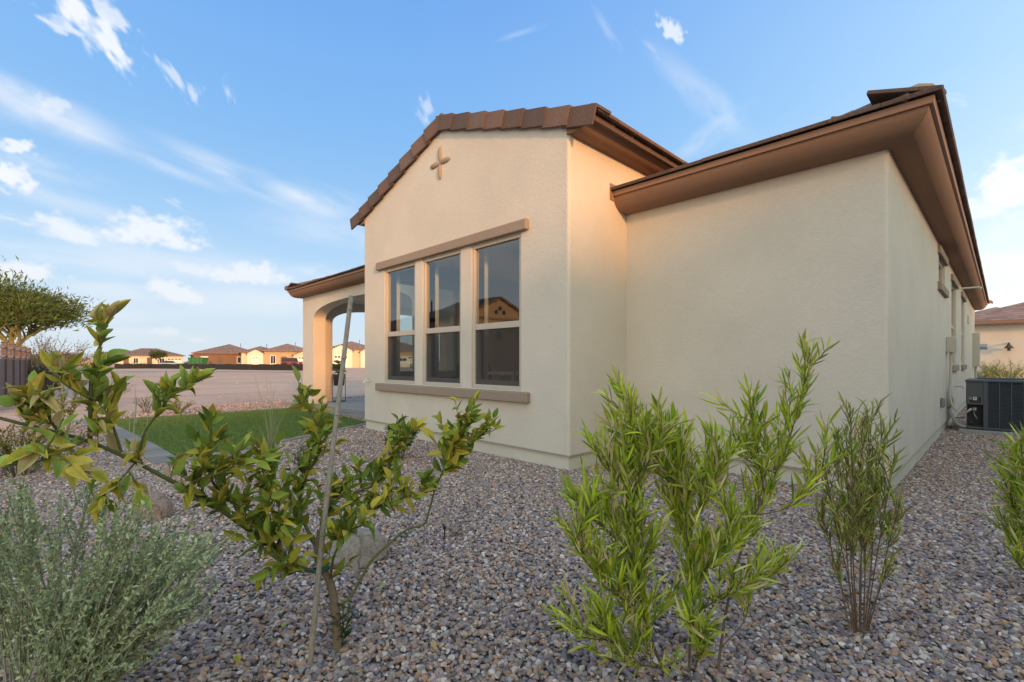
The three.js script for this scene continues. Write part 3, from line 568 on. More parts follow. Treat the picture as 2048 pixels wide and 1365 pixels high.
// a one-storey house centred at its base; the front is its own +z. parts: [kind, x, y, w, h, face]
function bungalow(name, label, p, turn, w, d, h, wall, roofMat, fit = [], gables = [], group) {
  const g = thing(name, label, 'house', p.x, 0, p.z, group); g.rotation.y = turn;
  mesh('wall', box(-w / 2, w / 2, -.2, h, -d / 2, d / 2), wall, g);
  const o = .45, deck = hipDeck(-w / 2 - o, w / 2 + o, -d / 2 - o, d / 2 + o, h + .02);
  const rf = mesh('roof', deck.geo, roofMat, g);
  mesh('fascia', [box(-w / 2 - o, w / 2 + o, h - .14, h + .018, d / 2 + o - .05, d / 2 + o), box(-w / 2 - o, w / 2 + o, h - .14, h + .018, -d / 2 - o, -d / 2 - o + .05), box(-w / 2 - o, -w / 2 - o + .05, h - .14, h + .018, -d / 2 - o + .05, d / 2 + o - .05), box(w / 2 + o - .05, w / 2 + o, h - .14, h + .018, -d / 2 - o + .05, d / 2 + o - .05)], M.cornice, g);
  mesh('vent_pipe', limb([V(w * .18, h + .6, -.6), V(w * .18, h + d / 2 * PITCH + .3, -.6)], .06, .06, 6), M.metalDark, rf);
  for (const [gx, gw, gd, gh, gmat, peak] of gables) {             // front gables: x, width, how far they stand out, eave height
    const z1 = d / 2 + gd, s = new THREE.Shape([[gx - gw / 2, -.2], [gx + gw / 2, -.2], [gx + gw / 2, gh], [gx, gh + gw / 2 * (peak ?? PITCH)], [gx - gw / 2, gh]].map(([a, b]) => new THREE.Vector2(a, b)));
    mesh('gable', boxUV(flat(new THREE.ExtrudeGeometry(s, { depth: gd + 1.5, bevelEnabled: false }).translate(0, 0, d / 2 - 1.5))), gmat ?? wall, g);
    const pk = peak ?? PITCH, f = []; for (const q of [-1, 1]) { const xe = gx + q * (gw / 2 + .3), ye = gh - .3 * pk + .05, yp = gh + gw / 2 * pk + .05; const A = [[gx, yp, z1 + .12], [xe, ye, z1 + .12], [xe, ye, d / 2 - 3], [gx, yp, d / 2 - 3]], B = A.map(([x, y, z]) => [x, y + .14, z]); f.push(A, B, [A[0], A[1], B[1], B[0]], [A[1], A[2], B[2], B[1]], [A[2], A[3], B[3], B[2]]); }
    mesh('gable_roof', quads(f), roofMat, g);
  }
  for (const [kind, x, y, fw, fh, z, face] of fit) {
    const fz = z ?? d / 2, put = (a) => { if (face === 'left') a.rotateY(-Math.PI / 2).translate(-w / 2, 0, 0); else if (face === 'right') a.rotateY(Math.PI / 2).translate(w / 2, 0, 0); else if (face === 'back') a.rotateY(Math.PI).translate(0, 0, -d / 2); else a.translate(0, 0, fz); return boxUV(a); };
    if (kind === 'window') {
      const f = mesh('window', put(merged([box(x - fw / 2 - .1, x + fw / 2 + .1, y + fh, y + fh + .1, -.02, .05), box(x - fw / 2 - .1, x + fw / 2 + .1, y - .1, y, -.02, .05), box(x - fw / 2 - .1, x - fw / 2, y, y + fh, -.02, .04), box(x + fw / 2, x + fw / 2 + .1, y, y + fh, -.02, .04), box(x - .03, x + .03, y, y + fh, -.02, .035)])), M.white, g);
      mesh('pane', put(box(x - fw / 2, x + fw / 2, y, y + fh, -.02, .02)), M.farGlass, f);
    } else if (kind === 'garage') {
      const f = mesh('garage_door', put(box(x - fw / 2, x + fw / 2, y, y + fh, -.02, .03)), M.garage, g);
      for (let k = 0; k < 4; k++) mesh('panel', put(rbox(x - fw / 2 + .06, x + fw / 2 - .06, y + .05 + k * fh / 4, y + (k + 1) * fh / 4 - .04, .03, .055, .01, 1)), M.garage, f);
      for (let k = 0; k < 4; k++) mesh('pane', put(box(x - fw / 2 + .2 + k * (fw - .2) / 4, x - fw / 2 + (k + 1) * (fw - .2) / 4, y + fh * .8, y + fh * .93, .056, .06)), M.farGlass, f);
    } else if (kind === 'arch') {
      const s = new THREE.Shape(); s.moveTo(x - fw / 2, y); s.lineTo(x + fw / 2, y); s.lineTo(x + fw / 2, y + fh - fw / 4); s.absellipse(x, y + fh - fw / 4, fw / 2, fw / 4, 0, Math.PI); s.lineTo(x - fw / 2, y);
      mesh('entry_recess', put(flat(new THREE.ExtrudeGeometry(s, { depth: .03, bevelEnabled: false }))), WALL.brown, g);
    } else mesh('door', put(box(x - fw / 2, x + fw / 2, y, y + fh, -.02, .04)), M.door, g);
  }
  return g;
}
const faceTo = (p, q) => Math.atan2(q.x - p.x, q.z - p.z);
const eye = V(0, 0, 0);
{
  const far = (u, d) => at(u, 725, d).setY(0);
  let p = far(297, 132);
  bungalow('distant_house', 'far pale house with wide hip roof, standing alone beside the round green tree', p, faceTo(p, eye) + .12, 14.2, 11, 2.9, WALL.cream, ROOFS[1], [['window', -3.4, .9, .9, 1.2], ['door', -.5, 0, 1.1, 2.3], ['window', 2.2, .9, 1, 1.2], ['garage', 5, 0, 3.4, 2.2], ['arch', -5.4, 0, 1.1, 2.2]], [], 'houses beyond the sand lot');
  p = far(459, 112);
  bungalow('distant_house', 'far dark brown house with a blank side wall and one white framed window', p, faceTo(p, eye) - .1, 12.2, 13, 3.1, WALL.brown, ROOFS[0], [['window', 2.9, .9, 1.5, 1.3], ['door', -1.2, 0, .9, 2.2]], [], 'houses beyond the sand lot');
  p = far(425, 124);
  bungalow('distant_house', 'far low brown house mostly hidden behind the dark brown one', p, faceTo(p, eye) + .1, 9, 9, 2.9, WALL.brown, ROOFS[1], [], [], 'houses beyond the sand lot');
  p = far(520, 106);
  bungalow('distant_house', 'far cream house with small front gables and a chimney block, between brown and tan houses', p, faceTo(p, eye) + .05, 7.4, 10, 3.2, WALL.cream, ROOFS[0], [['garage', -1.2, 0, 1.4, 2.3, 6.12], ['window', 2.2, .8, .8, 1.4], ['window', 3.2, .8, .5, 1.4], ['garage', 1.0, 0, 1.3, 2.3]], [[-1.2, 3.0, 1.1, 2.9, WALL.pale, .55]], 'houses beyond the sand lot');
  p = far(574, 108);
  bungalow('distant_house', 'far tan house behind the dark red off-roader', p, faceTo(p, eye) + .05, 9.5, 11, 3.5, WALL.tan, ROOFS[2], [['window', -3.0, .8, .9, 1.6], ['arch', -.9, 0, 1.3, 2.3], ['garage', 2.9, 0, 2.2, 2.3, 6.42]], [[3, 4.2, .9, 2.6, WALL.cream, .4]], 'houses beyond the sand lot');
  p = far(640, 116);
  bungalow('distant_house', 'far brown walled house glimpsed between the porch columns and stake', p, faceTo(p, eye) + .05, 10, 11, 3.6, WALL.brown, ROOFS[0], [['window', 3.6, .9, 1, 1.5], ['door', 0, 0, 1, 2.2]], [], 'houses beyond the sand lot');
  p = far(702, 98);
  bungalow('distant_house', 'far pale house with white garage door and gabled front seen under the porch arch', p, faceTo(p, eye) + .05, 9.4, 11, 3.6, WALL.cream, ROOFS[2], [['garage', -2.2, 0, 2.6, 2.4, 6.62], ['window', 2.6, .9, .8, 1.5, 6.42], ['window', 3.9, .9, .6, 1.5]], [[-2.2, 4.2, 1.1, 3.3, WALL.pale, .5], [2.6, 2.4, .9, 3.1, WALL.pale, .6]], 'houses beyond the sand lot');
  p = far(790, 104);
  bungalow('distant_house', 'far tan house seen only through the left pane of the triple window', p, faceTo(p, eye), 14, 11, 3.4, WALL.tan, ROOFS[0], [['window', -2, .9, 1, 1.4], ['garage', 2.5, 0, 4.4, 2.3]], [], 'houses beyond the sand lot');
  // neighbour beyond the far end of the side yard
  const nb = bungalow('neighbour_house', 'cream house with reddish tile roof past the far end of the side yard', V(4.2, 0, -38), 0, 13.5, 11, 2.85, WALL.pale, ROOFS[2], [['window', 4, .9, 1.4, 1.2]], []);
  mesh('projecting_wing', box(-6.2, -2.6, -.2, 2.85, 5.4, 8.2), WALL.pale, nb);
  mesh('wing_roof', hipDeck(-6.7, -2.15, 3, 8.7, 2.86).geo, ROOFS[2], nb);
  mesh('wing_fascia', [box(-6.7, -2.15, 2.72, 2.855, 8.64, 8.7), box(-2.2, -2.15, 2.72, 2.855, 5.6, 8.64)], M.cornice, nb);
  mesh('wall_lantern', [new THREE.CylinderGeometry(.02, .16, .2, 12).translate(-4.0, 1.75, 8.42), box(-4.03, -3.97, 1.84, 1.9, 8.2, 8.42), new THREE.CylinderGeometry(.06, .05, .12, 8).translate(-4, 1.6, 8.42)].map(flat), M.metalDark, nb);
  // next door, to the sun's side: its hip roof shades this yard; and the house over the way that the windows mirror
  bungalow('neighbour_house', 'cream hip roofed house next door whose shade falls over the gravel yard', V(10.4, 0, -8.0), -Math.PI / 2, 26.2, 12.2, 2.95, WALL.cream, ROOFS[0], [['window', -6, .9, 1.4, 1.4, undefined], ['window', 2, .9, 1.4, 1.4, undefined]], []);
  const mirror = bungalow('neighbour_house', 'tan house with an ornamented gable mirrored in the triple window', V(-27.6, 0, 14.6), Math.PI / 2, 13, 12.5, 3.0, WALL.tan, ROOFS[1], [['window', -3.2, .9, 1.2, 1.4, 7.26], ['garage', 3, 0, 4.8, 2.3]], [[3.0, 5.2, 1.0, 3.6, WALL.tan, .42]]);
  mesh('gable_band', box(.45, 5.55, 3.5, 3.61, 7.24, 7.32), M.cornice, mirror);
  mesh('gable_ornament', [0, 1, 2].map((k) => flat(new THREE.SphereGeometry(.13, 12, 8)).translate(2.7 + k * .3, 3.95 + (k === 1 ? .22 : 0), 7.26)), M.metalDark, mirror);
  mesh('wall_lantern', flat(new THREE.CylinderGeometry(.13, .09, .4, 8)).translate(3.2, 2.6, 7.4), M.metalDark, mirror);
}

// ------------------------------------------------------------------ beyond the lot: silt fence, kerb, bins, vehicles
{
  const P = [[228, 738.0], [300, 737.4], [400, 738.6], [500, 740.4], [612, 741.6], [690, 742]].map(([u, v]) => onGround(u, v)), f = [], sf = thing('silt_fence', 'long low black silt fence across the sand lot', 'fence');
  for (let i = 0; i < P.length - 1; i++) { const a = P[i], b = P[i + 1], n = 10; for (let k = 0; k < n; k++) { const p = a.clone().lerp(b, k / n), q = a.clone().lerp(b, (k + 1) / n), h0 = 0.78 + .05 * Math.sin(k * 2.1 + i), h1 = 0.78 + .05 * Math.sin((k + 1) * 2.1 + i); for (const dz of [0, .03]) f.push([[p.x + dz, -.05, p.z], [q.x + dz, -.05, q.z], [q.x + dz, k + 1 < n ? h1 : .78, q.z], [p.x + dz, k ? h0 : .78, p.z]]); } mesh('post', rod(V(b.x, -.1, b.z), V(b.x, .9, b.z), .03, 5), M.door, sf); }
  mesh('fabric', quads(f), std(.018, .016, .016, .85), sf);
  settle(sf, P[2].x, 0, P[2].z);
  const K = [[225, 743.5], [400, 743], [612, 745]].map(([u, v]) => onGround(u, v)), k2 = [];
  for (let i = 0; i < 2; i++) { const a = K[i], b = K[i + 1], d = b.clone().sub(a).normalize(), s = V(-d.z, 0, d.x).multiplyScalar(1.3); k2.push([a.clone().setY(.03), b.clone().setY(.03), b.clone().add(s).setY(.03), a.clone().add(s).setY(.03)]); }
  structure('far_kerb', quads(k2), M.concrete);
  const bin = thing('dumpster', 'green site dumpster beside the dark brown house', 'dumpster', ...at(396, 725, 98).setY(0).toArray()); bin.rotation.y = .7;
  const s = new THREE.Shape([[-1.3, .2], [1.3, .2], [1.6, 1.9], [-1.6, 1.9]].map(([a, b]) => new THREE.Vector2(a, b)));
  mesh('body', boxUV(flat(new THREE.ExtrudeGeometry(s, { depth: 1.7, bevelEnabled: false }).translate(0, 0, -.85))), std(.035, .14, .04, .6), bin);
  for (const x of [-.9, 0, .9]) mesh('rib', box(x - .06, x + .06, .25, 1.85, .85, .93), std(.03, .12, .035, .6), bin);
  mesh('lid', box(-1.65, 1.65, 1.9, 1.98, -.9, .9), std(.03, .11, .035, .6), bin);
  const wc = thing('portable_toilet', 'peach coloured portable toilet beside the green dumpster', 'toilet', ...at(408, 725, 99).setY(0).toArray());
  mesh('cabin', rbox(-.6, .6, 0, 2.1, -.6, .6, .05, 2), std(.62, .36, .22, .6), wc); mesh('cap', rbox(-.62, .62, 2.1, 2.3, -.62, .62, .08, 2), std(.7, .66, .6, .6), wc); mesh('door', box(-.4, .4, .15, 1.95, .6, .63), std(.58, .33, .2, .6), wc);
  const lp = (u, v, d) => at(u, v, d);
  const pole = thing('street_lamp', 'thin grey street lamp post by the far pale house', 'street lamp', ...at(241, 725, 135).setY(0).toArray()); mesh('pole', limb([V(0, 0, 0), V(0, 4.6, 0)], .09, .05, 6), M.metalDark, pole); mesh('head', box(-.3, .3, 4.6, 4.75, -.12, .12), M.metalDark, pole);
}
M.tyre = std(.02, .02, .021, .9); M.rim = std(.35, .35, .36, .35, { metalness: .7 }); M.lampRed = std(.4, .02, .015, .3); M.lampClear = std(.6, .6, .58, .2);
const carGlass = new THREE.MeshPhysicalMaterial({ color: lin(.02, .024, .028), roughness: .06 });
function wheel(parent, x, y, z, r, w, name = 'wheel') {
  const t = mesh(name, new THREE.TorusGeometry(r * .74, r * .27, 10, 24).scale(1, 1, w / (r * .54)).translate(x, y, z), M.tyre, parent);
  mesh('rim', new THREE.CylinderGeometry(r * .58, r * .58, w * .8, 16).rotateX(Math.PI / 2).translate(x, y, z), M.rim, t);
}
const profile = (pts, w, bevel = .05) => toCreasedNormals(boxUV(flat(new THREE.ExtrudeGeometry(new THREE.Shape(pts.map(([a, b]) => new THREE.Vector2(a, b))), { depth: w - 2 * bevel, bevelEnabled: true, bevelSize: bevel, bevelThickness: bevel, bevelSegments: 2 }).translate(0, 0, -w / 2 + bevel))), .6);
{
  // boxy off-roader, seen from behind at an angle
  const p = at(585, 725, 92).setY(0), g = thing('off_road_car', 'boxy dark red off-roader with spare wheel parked by the tan house', 'car', p.x, 0, p.z); g.rotation.y = faceTo(p, eye) - Math.PI / 2 + .75;
  const red = new THREE.MeshPhysicalMaterial({ color: lin(.22, .02, .018), roughness: .35, clearcoat: .6 });
  mesh('body', profile([[-2, .5], [-2, 1.12], [.55, 1.15], [1.85, 1.08], [1.95, .95], [1.95, .5]], 1.62), red, g);
  mesh('hard_top', profile([[-1.98, 1.13], [-1.9, 1.84], [.25, 1.84], [.62, 1.16]], 1.5, .04), std(.05, .02, .02, .5), g);
  for (const s of [-1, 1]) { mesh('side_window', box(-1.75, -.75, 1.24, 1.72, s * .745, s * .757), carGlass, g); mesh('side_window', box(-.62, .2, 1.24, 1.7, s * .745, s * .757), carGlass, g); for (const x of [-1.25, 1.25]) { wheel(g, x, .42, s * .78, .42, .27); mesh('fender', profile([[x - .58, .72], [x - .4, .95], [x + .4, .95], [x + .58, .72], [x + .5, .72], [x + .34, .88], [x - .34, .88], [x - .5, .72]], .3, .02).translate(0, 0, s * .8), M.black, g); } mesh('tail_lamp', box(-2.06, -1.99, .85, 1.08, s * .68 - .07, s * .68 + .07), M.lampRed, g); mesh('headlight', new THREE.CylinderGeometry(.1, .1, .06, 14).rotateZ(Math.PI / 2).translate(2.0, .9, s * .52), M.lampClear, g); }
  mesh('rear_window', box(-2.0, -1.93, 1.24, 1.7, -.55, .55), carGlass, g);
  const sp = mesh('spare_wheel', new THREE.TorusGeometry(.29, .1, 10, 22).rotateY(Math.PI / 2).translate(-2.13, 1.05, .1), M.tyre, g); mesh('rim', new THREE.CylinderGeometry(.22, .22, .12, 14).rotateZ(Math.PI / 2).translate(-2.13, 1.05, .1), M.rim, sp);
  mesh('bumper', [rbox(-2.14, -2.0, .48, .64, -.75, .75, .03, 1), rbox(1.95, 2.12, .48, .66, -.75, .75, .03, 1)], M.black, g);
  // white pickup, seen through the room
  const q = at(806, 725, 84).setY(0), t = thing('pickup_truck', 'white pickup truck seen through the left pane of the triple window', 'truck', q.x, 0, q.z); t.rotation.y = faceTo(q, eye) - Math.PI / 2 + 1.35;
  const wh = new THREE.MeshPhysicalMaterial({ color: lin(.75, .74, .7), roughness: .4, clearcoat: .5 });
  mesh('body', profile([[-2.8, .55], [-2.8, 1.15], [-.6, 1.15], [.9, 1.18], [2.5, 1.1], [2.75, .9], [2.75, .55]], 1.9), wh, t);
  mesh('cab', profile([[-.75, 1.16], [-.6, 1.85], [.75, 1.85], [1.35, 1.18]], 1.7, .05), wh, t);
  for (const s of [-1, 1]) { mesh('side_window', box(-.5, .05, 1.28, 1.74, s * .845, s * .857), carGlass, t); mesh('side_window', box(.12, .8, 1.28, 1.74, s * .845, s * .857), carGlass, t); for (const x of [-1.75, 1.75]) wheel(t, x, .4, s * .88, .4, .28); mesh('tail_lamp', box(-2.86, -2.79, .8, 1.1, s * .85 - .07, s * .85 + .07), M.lampRed, t); mesh('headlight', box(2.72, 2.8, .8, .98, s * .7 - .15, s * .7 + .15), M.lampClear, t); }
  // small pale car by the far house
  const c = at(339, 725, 118).setY(0), k = thing('parked_car', 'small silver car parked before the far pale house', 'car', c.x, 0, c.z); k.rotation.y = faceTo(c, eye) + .3;
  mesh('body', profile([[-2.1, .35], [-2.1, .8], [-1.2, .88], [1, .86], [2, .72], [2.1, .35]], 1.7), std(.35, .4, .45, .35), k); mesh('cabin', profile([[-1.4, .87], [-.8, 1.36], [.4, 1.36], [1.1, .86]], 1.5, .05), carGlass, k); for (const s of [-1, 1]) for (const x of [-1.3, 1.3]) wheel(k, x, .31, s * .76, .31, .2);
}

// ------------------------------------------------------------------ fence at the left, utility posts
{
  const a = V(-14.6, 0, .98), b = V(-25.5, 0, .53), d = b.clone().sub(a), L = d.length(), ang = Math.atan2(-d.z, d.x), fz = thing('metal_fence', 'brown slatted metal yard fence with pale rails, under the feathery tree', 'fence', a.x, 0, a.z);
  fz.rotation.y = ang;
  const brown = [std(.105, .062, .052, .6), std(.12, .07, .058, .6), std(.09, .055, .05, .6)], rail = std(.42, .38, .36, .5), post = rbox(-.055, .055, -.1, 1.56, -.055, .055, .008, 1), slat = rbox(-.165, .165, .06, 1.14, -.012, .012, .004, 1), np = 6;
  for (let i = 0; i <= np; i++) { const m = mesh('post', post, brown[1], fz); m.position.x = L * i / np; const c = mesh('cap', rbox(-.065, .065, 1.56, 1.59, -.065, .065, .006, 1), brown[2], m); }
  for (let i = 0; i < np; i++) { const x0 = L * i / np + .06, x1 = L * (i + 1) / np - .06; for (const y of [1.18, 1.42]) mesh('rail', rbox(x0, x1, y, y + .045, -.02, .02, .005, 1), rail, fz); for (let k = 0; k < 5; k++) { const m = mesh('slat', slat, pick(brown), fz); m.position.x = mix(x0, x1, (k + .5) / 5); } for (let k = 0; k < 5; k++) { const m = mesh('picket', rbox(-.012, .012, 1.14, 1.5, -.01, .01, .003, 1), brown[0], fz); m.position.x = mix(x0, x1, (k + .5) / 5); } }
  for (const [u, v, h] of [[100, 781, .78], [112, 779, .6]]) { const p = onGround(u, v), k = thing('utility_post', h > .7 ? 'taller black utility pedestal beside the grey green roadside bush' : 'shorter black utility pedestal beside the grey green roadside bush', 'pedestal', p.x, 0, p.z); mesh('body', rbox(-.13, .13, -.05, h, -.13, .13, .02, 2), M.black, k); mesh('cap', rbox(-.15, .15, h, h + .06, -.15, .15, .02, 2), M.metalDark, k); }
}

// ------------------------------------------------------------------ plants: leaves and shrubs
function leafGeo(L, w, { fold = .25, curl = .2, rows = 6, twist = 0, tip = 1.5, base = .8 } = {}) {   // stalk at the origin, tip along +y, face towards +z
  const P = [], U = [], I = [];
  for (let i = 0; i <= rows; i++) {
    const t = i / rows, half = w / 2 * Math.pow(Math.sin(Math.PI * Math.pow(t, base)), .75) * (t > .6 ? 1 - .25 * (t - .6) * tip : 1), bend = curl * t * t * L, tw = twist * t;
    for (const s of [-1, 0, 1]) { const x = s * half, z = -bend + Math.abs(s) * half * fold * 2, c = Math.cos(tw), q = Math.sin(tw); P.push(x * c - z * q * 0, t * L * (1 - .25 * curl * t), z + x * q); U.push(.5 + s * .5, t); }
  }
  for (let i = 0; i < rows; i++) for (let k = 0; k < 2; k++) { const a = i * 3 + k, b = a + 3; I.push(a, a + 1, b, a + 1, b + 1, b); }
  const g = new THREE.BufferGeometry(); g.setAttribute('position', new THREE.Float32BufferAttribute(P, 3)); g.setAttribute('uv', new THREE.Float32BufferAttribute(U, 2)); g.setIndex(I); g.computeVertexNormals();
  return g;
}
const frame = (dir, facing) => { const y = dir.clone().normalize(), x = new THREE.Vector3().crossVectors(y, facing).normalize(); if (x.lengthSq() < .1) x.set(1, 0, 0); const z = new THREE.Vector3().crossVectors(x, y); return new THREE.Matrix4().makeBasis(x, y, z); };
const rv = (r) => V(rr(-1, 1, r), rr(-1, 1, r), rr(-1, 1, r));
const leafMat = (map, k = .2) => new THREE.MeshPhysicalMaterial({ map, roughness: .9, transmission: k, thickness: 0, ior: 1.35, specularIntensity: .6, clearcoat: .12, clearcoatRoughness: .45 });
const plainLeaf = (r, g, b, k = .2, rough = .9) => new THREE.MeshPhysicalMaterial({ color: lin(r, g, b), roughness: Math.max(rough, .9), transmission: k, thickness: 0, ior: 1.3, specularIntensity: .5 });
function leafTex(body, edge, rib, spot, s) {                      // colours of the blade, its margin, its midrib and its spots
  return tex(64, (u, v) => {
    const x = Math.abs(u - .5) * 2, n = fbm(u * 5, v * 7, 4, s), m = sstep(.15, .85, x * .8 + (n - .5) * 1.1 + .25 * Math.abs(v - .5)), vein = Math.max(1 - x / .07, (Math.abs(((v * 7 - x * 1.3) % 1 + 1) % 1 - .5) < .05 ? .35 : 0)), sp = sstep(.7, .8, fbm(u * 9 + 4, v * 12, 3, s + 5));
    return [0, 1, 2].map((k) => { let c = mix(body[k], edge[k], m); c = mix(c, rib[k], clamp(vein) * .7); c = mix(c, spot[k], sp * .7); return toS(c); });
  }, { wrap: false });
}
const citrusMats = [
  leafMat(leafTex([.21, .27, .03], [.46, .41, .045], [.28, .32, .07], [.36, .28, .05], 1)), leafMat(leafTex([.36, .35, .035], [.62, .48, .06], [.2, .28, .04], [.42, .27, .07], 2)),
  leafMat(leafTex([.46, .37, .05], [.60, .44, .08], [.23, .28, .04], [.48, .28, .08], 3)), leafMat(leafTex([.15, .23, .035], [.26, .32, .05], [.26, .32, .08], [.26, .28, .05], 4)),
  leafMat(leafTex([.30, .42, .07], [.40, .47, .10], [.46, .52, .16], [.36, .4, .09], 5)), leafMat(leafTex([.52, .38, .14], [.60, .44, .22], [.4, .32, .12], [.42, .25, .12], 6)),
];
const barkTone = tex(128, (u, v) => { const q = .75 + .5 * (fbm(u * 8, v * 24, 4, 301, 8) - .5); return [toS(q), toS(q * .97), toS(q * .9)]; });
M.bark = std(.27, .20, .135, .9, { map: barkTone }); M.twigGreen = std(.16, .17, .05, .7, { map: barkTone }); M.twigBrown = std(.20, .13, .085, .85, { map: barkTone }); M.twigPale = std(.34, .31, .22, .85);
M.stake = std(.42, .36, .31, .85, { map: barkTone });
const path3 = (list) => list.map(([u, v, d]) => at(u, v, d));
const along = (pts, t) => new THREE.CatmullRomCurve3(pts).getPointAt(clamp(t));


// many leaves of one shape as one mesh; each leaf carries its own tone as a vertex colour
function foliage(name, geo, items, mat, parent) {
  const shapes = Array.isArray(geo) ? geo : [geo], gi = shapes[0].index.array, nv = shapes[0].attributes.position.count, n = items.length;
  const P = new Float32Array(n * nv * 3), N = new Float32Array(n * nv * 3), C = new Float32Array(n * nv * 3), I = new Uint32Array(n * gi.length), v = V(0, 0, 0), nm = new THREE.Matrix3();
  items.forEach(({ m, c, g: w = 0 }, k) => {
    const sh = shapes[Math.floor(w * shapes.length)], gp = sh.attributes.position.array, gn = sh.attributes.normal.array;
    nm.getNormalMatrix(m);
    for (let i = 0; i < nv; i++) { const o = (k * nv + i) * 3; v.fromArray(gp, i * 3).applyMatrix4(m).toArray(P, o); v.fromArray(gn, i * 3).applyMatrix3(nm).normalize().toArray(N, o); C[o] = c[0]; C[o + 1] = c[1]; C[o + 2] = c[2]; }
    for (let i = 0; i < gi.length; i++) I[k * gi.length + i] = gi[i] + k * nv;
  });
  const g = new THREE.BufferGeometry(); g.setAttribute('position', new THREE.BufferAttribute(P, 3)); g.setAttribute('normal', new THREE.BufferAttribute(N, 3)); g.setAttribute('color', new THREE.BufferAttribute(C, 3)); g.setIndex(new THREE.BufferAttribute(I, 1));
  return stuff(mesh(name, g, mat, parent));
}
const tinted = new THREE.MeshPhysicalMaterial({ color: lin(1, 1, 1), vertexColors: true, roughness: .92, transmission: .18, thickness: 0, ior: 1.3, specularIntensity: .5 });
const posed = (p, dir, face, s, sx = s) => frame(dir, face).scale(V(sx, s, s)).setPosition(p);
const tone = (list, r, k = .18) => { const c = pick(list, r), q = rr(1 - k, 1 + k, r); return c.map((x) => x * q); };

const suckMat = [plainLeaf(.035, .075, .018), plainLeaf(.07, .11, .025)];
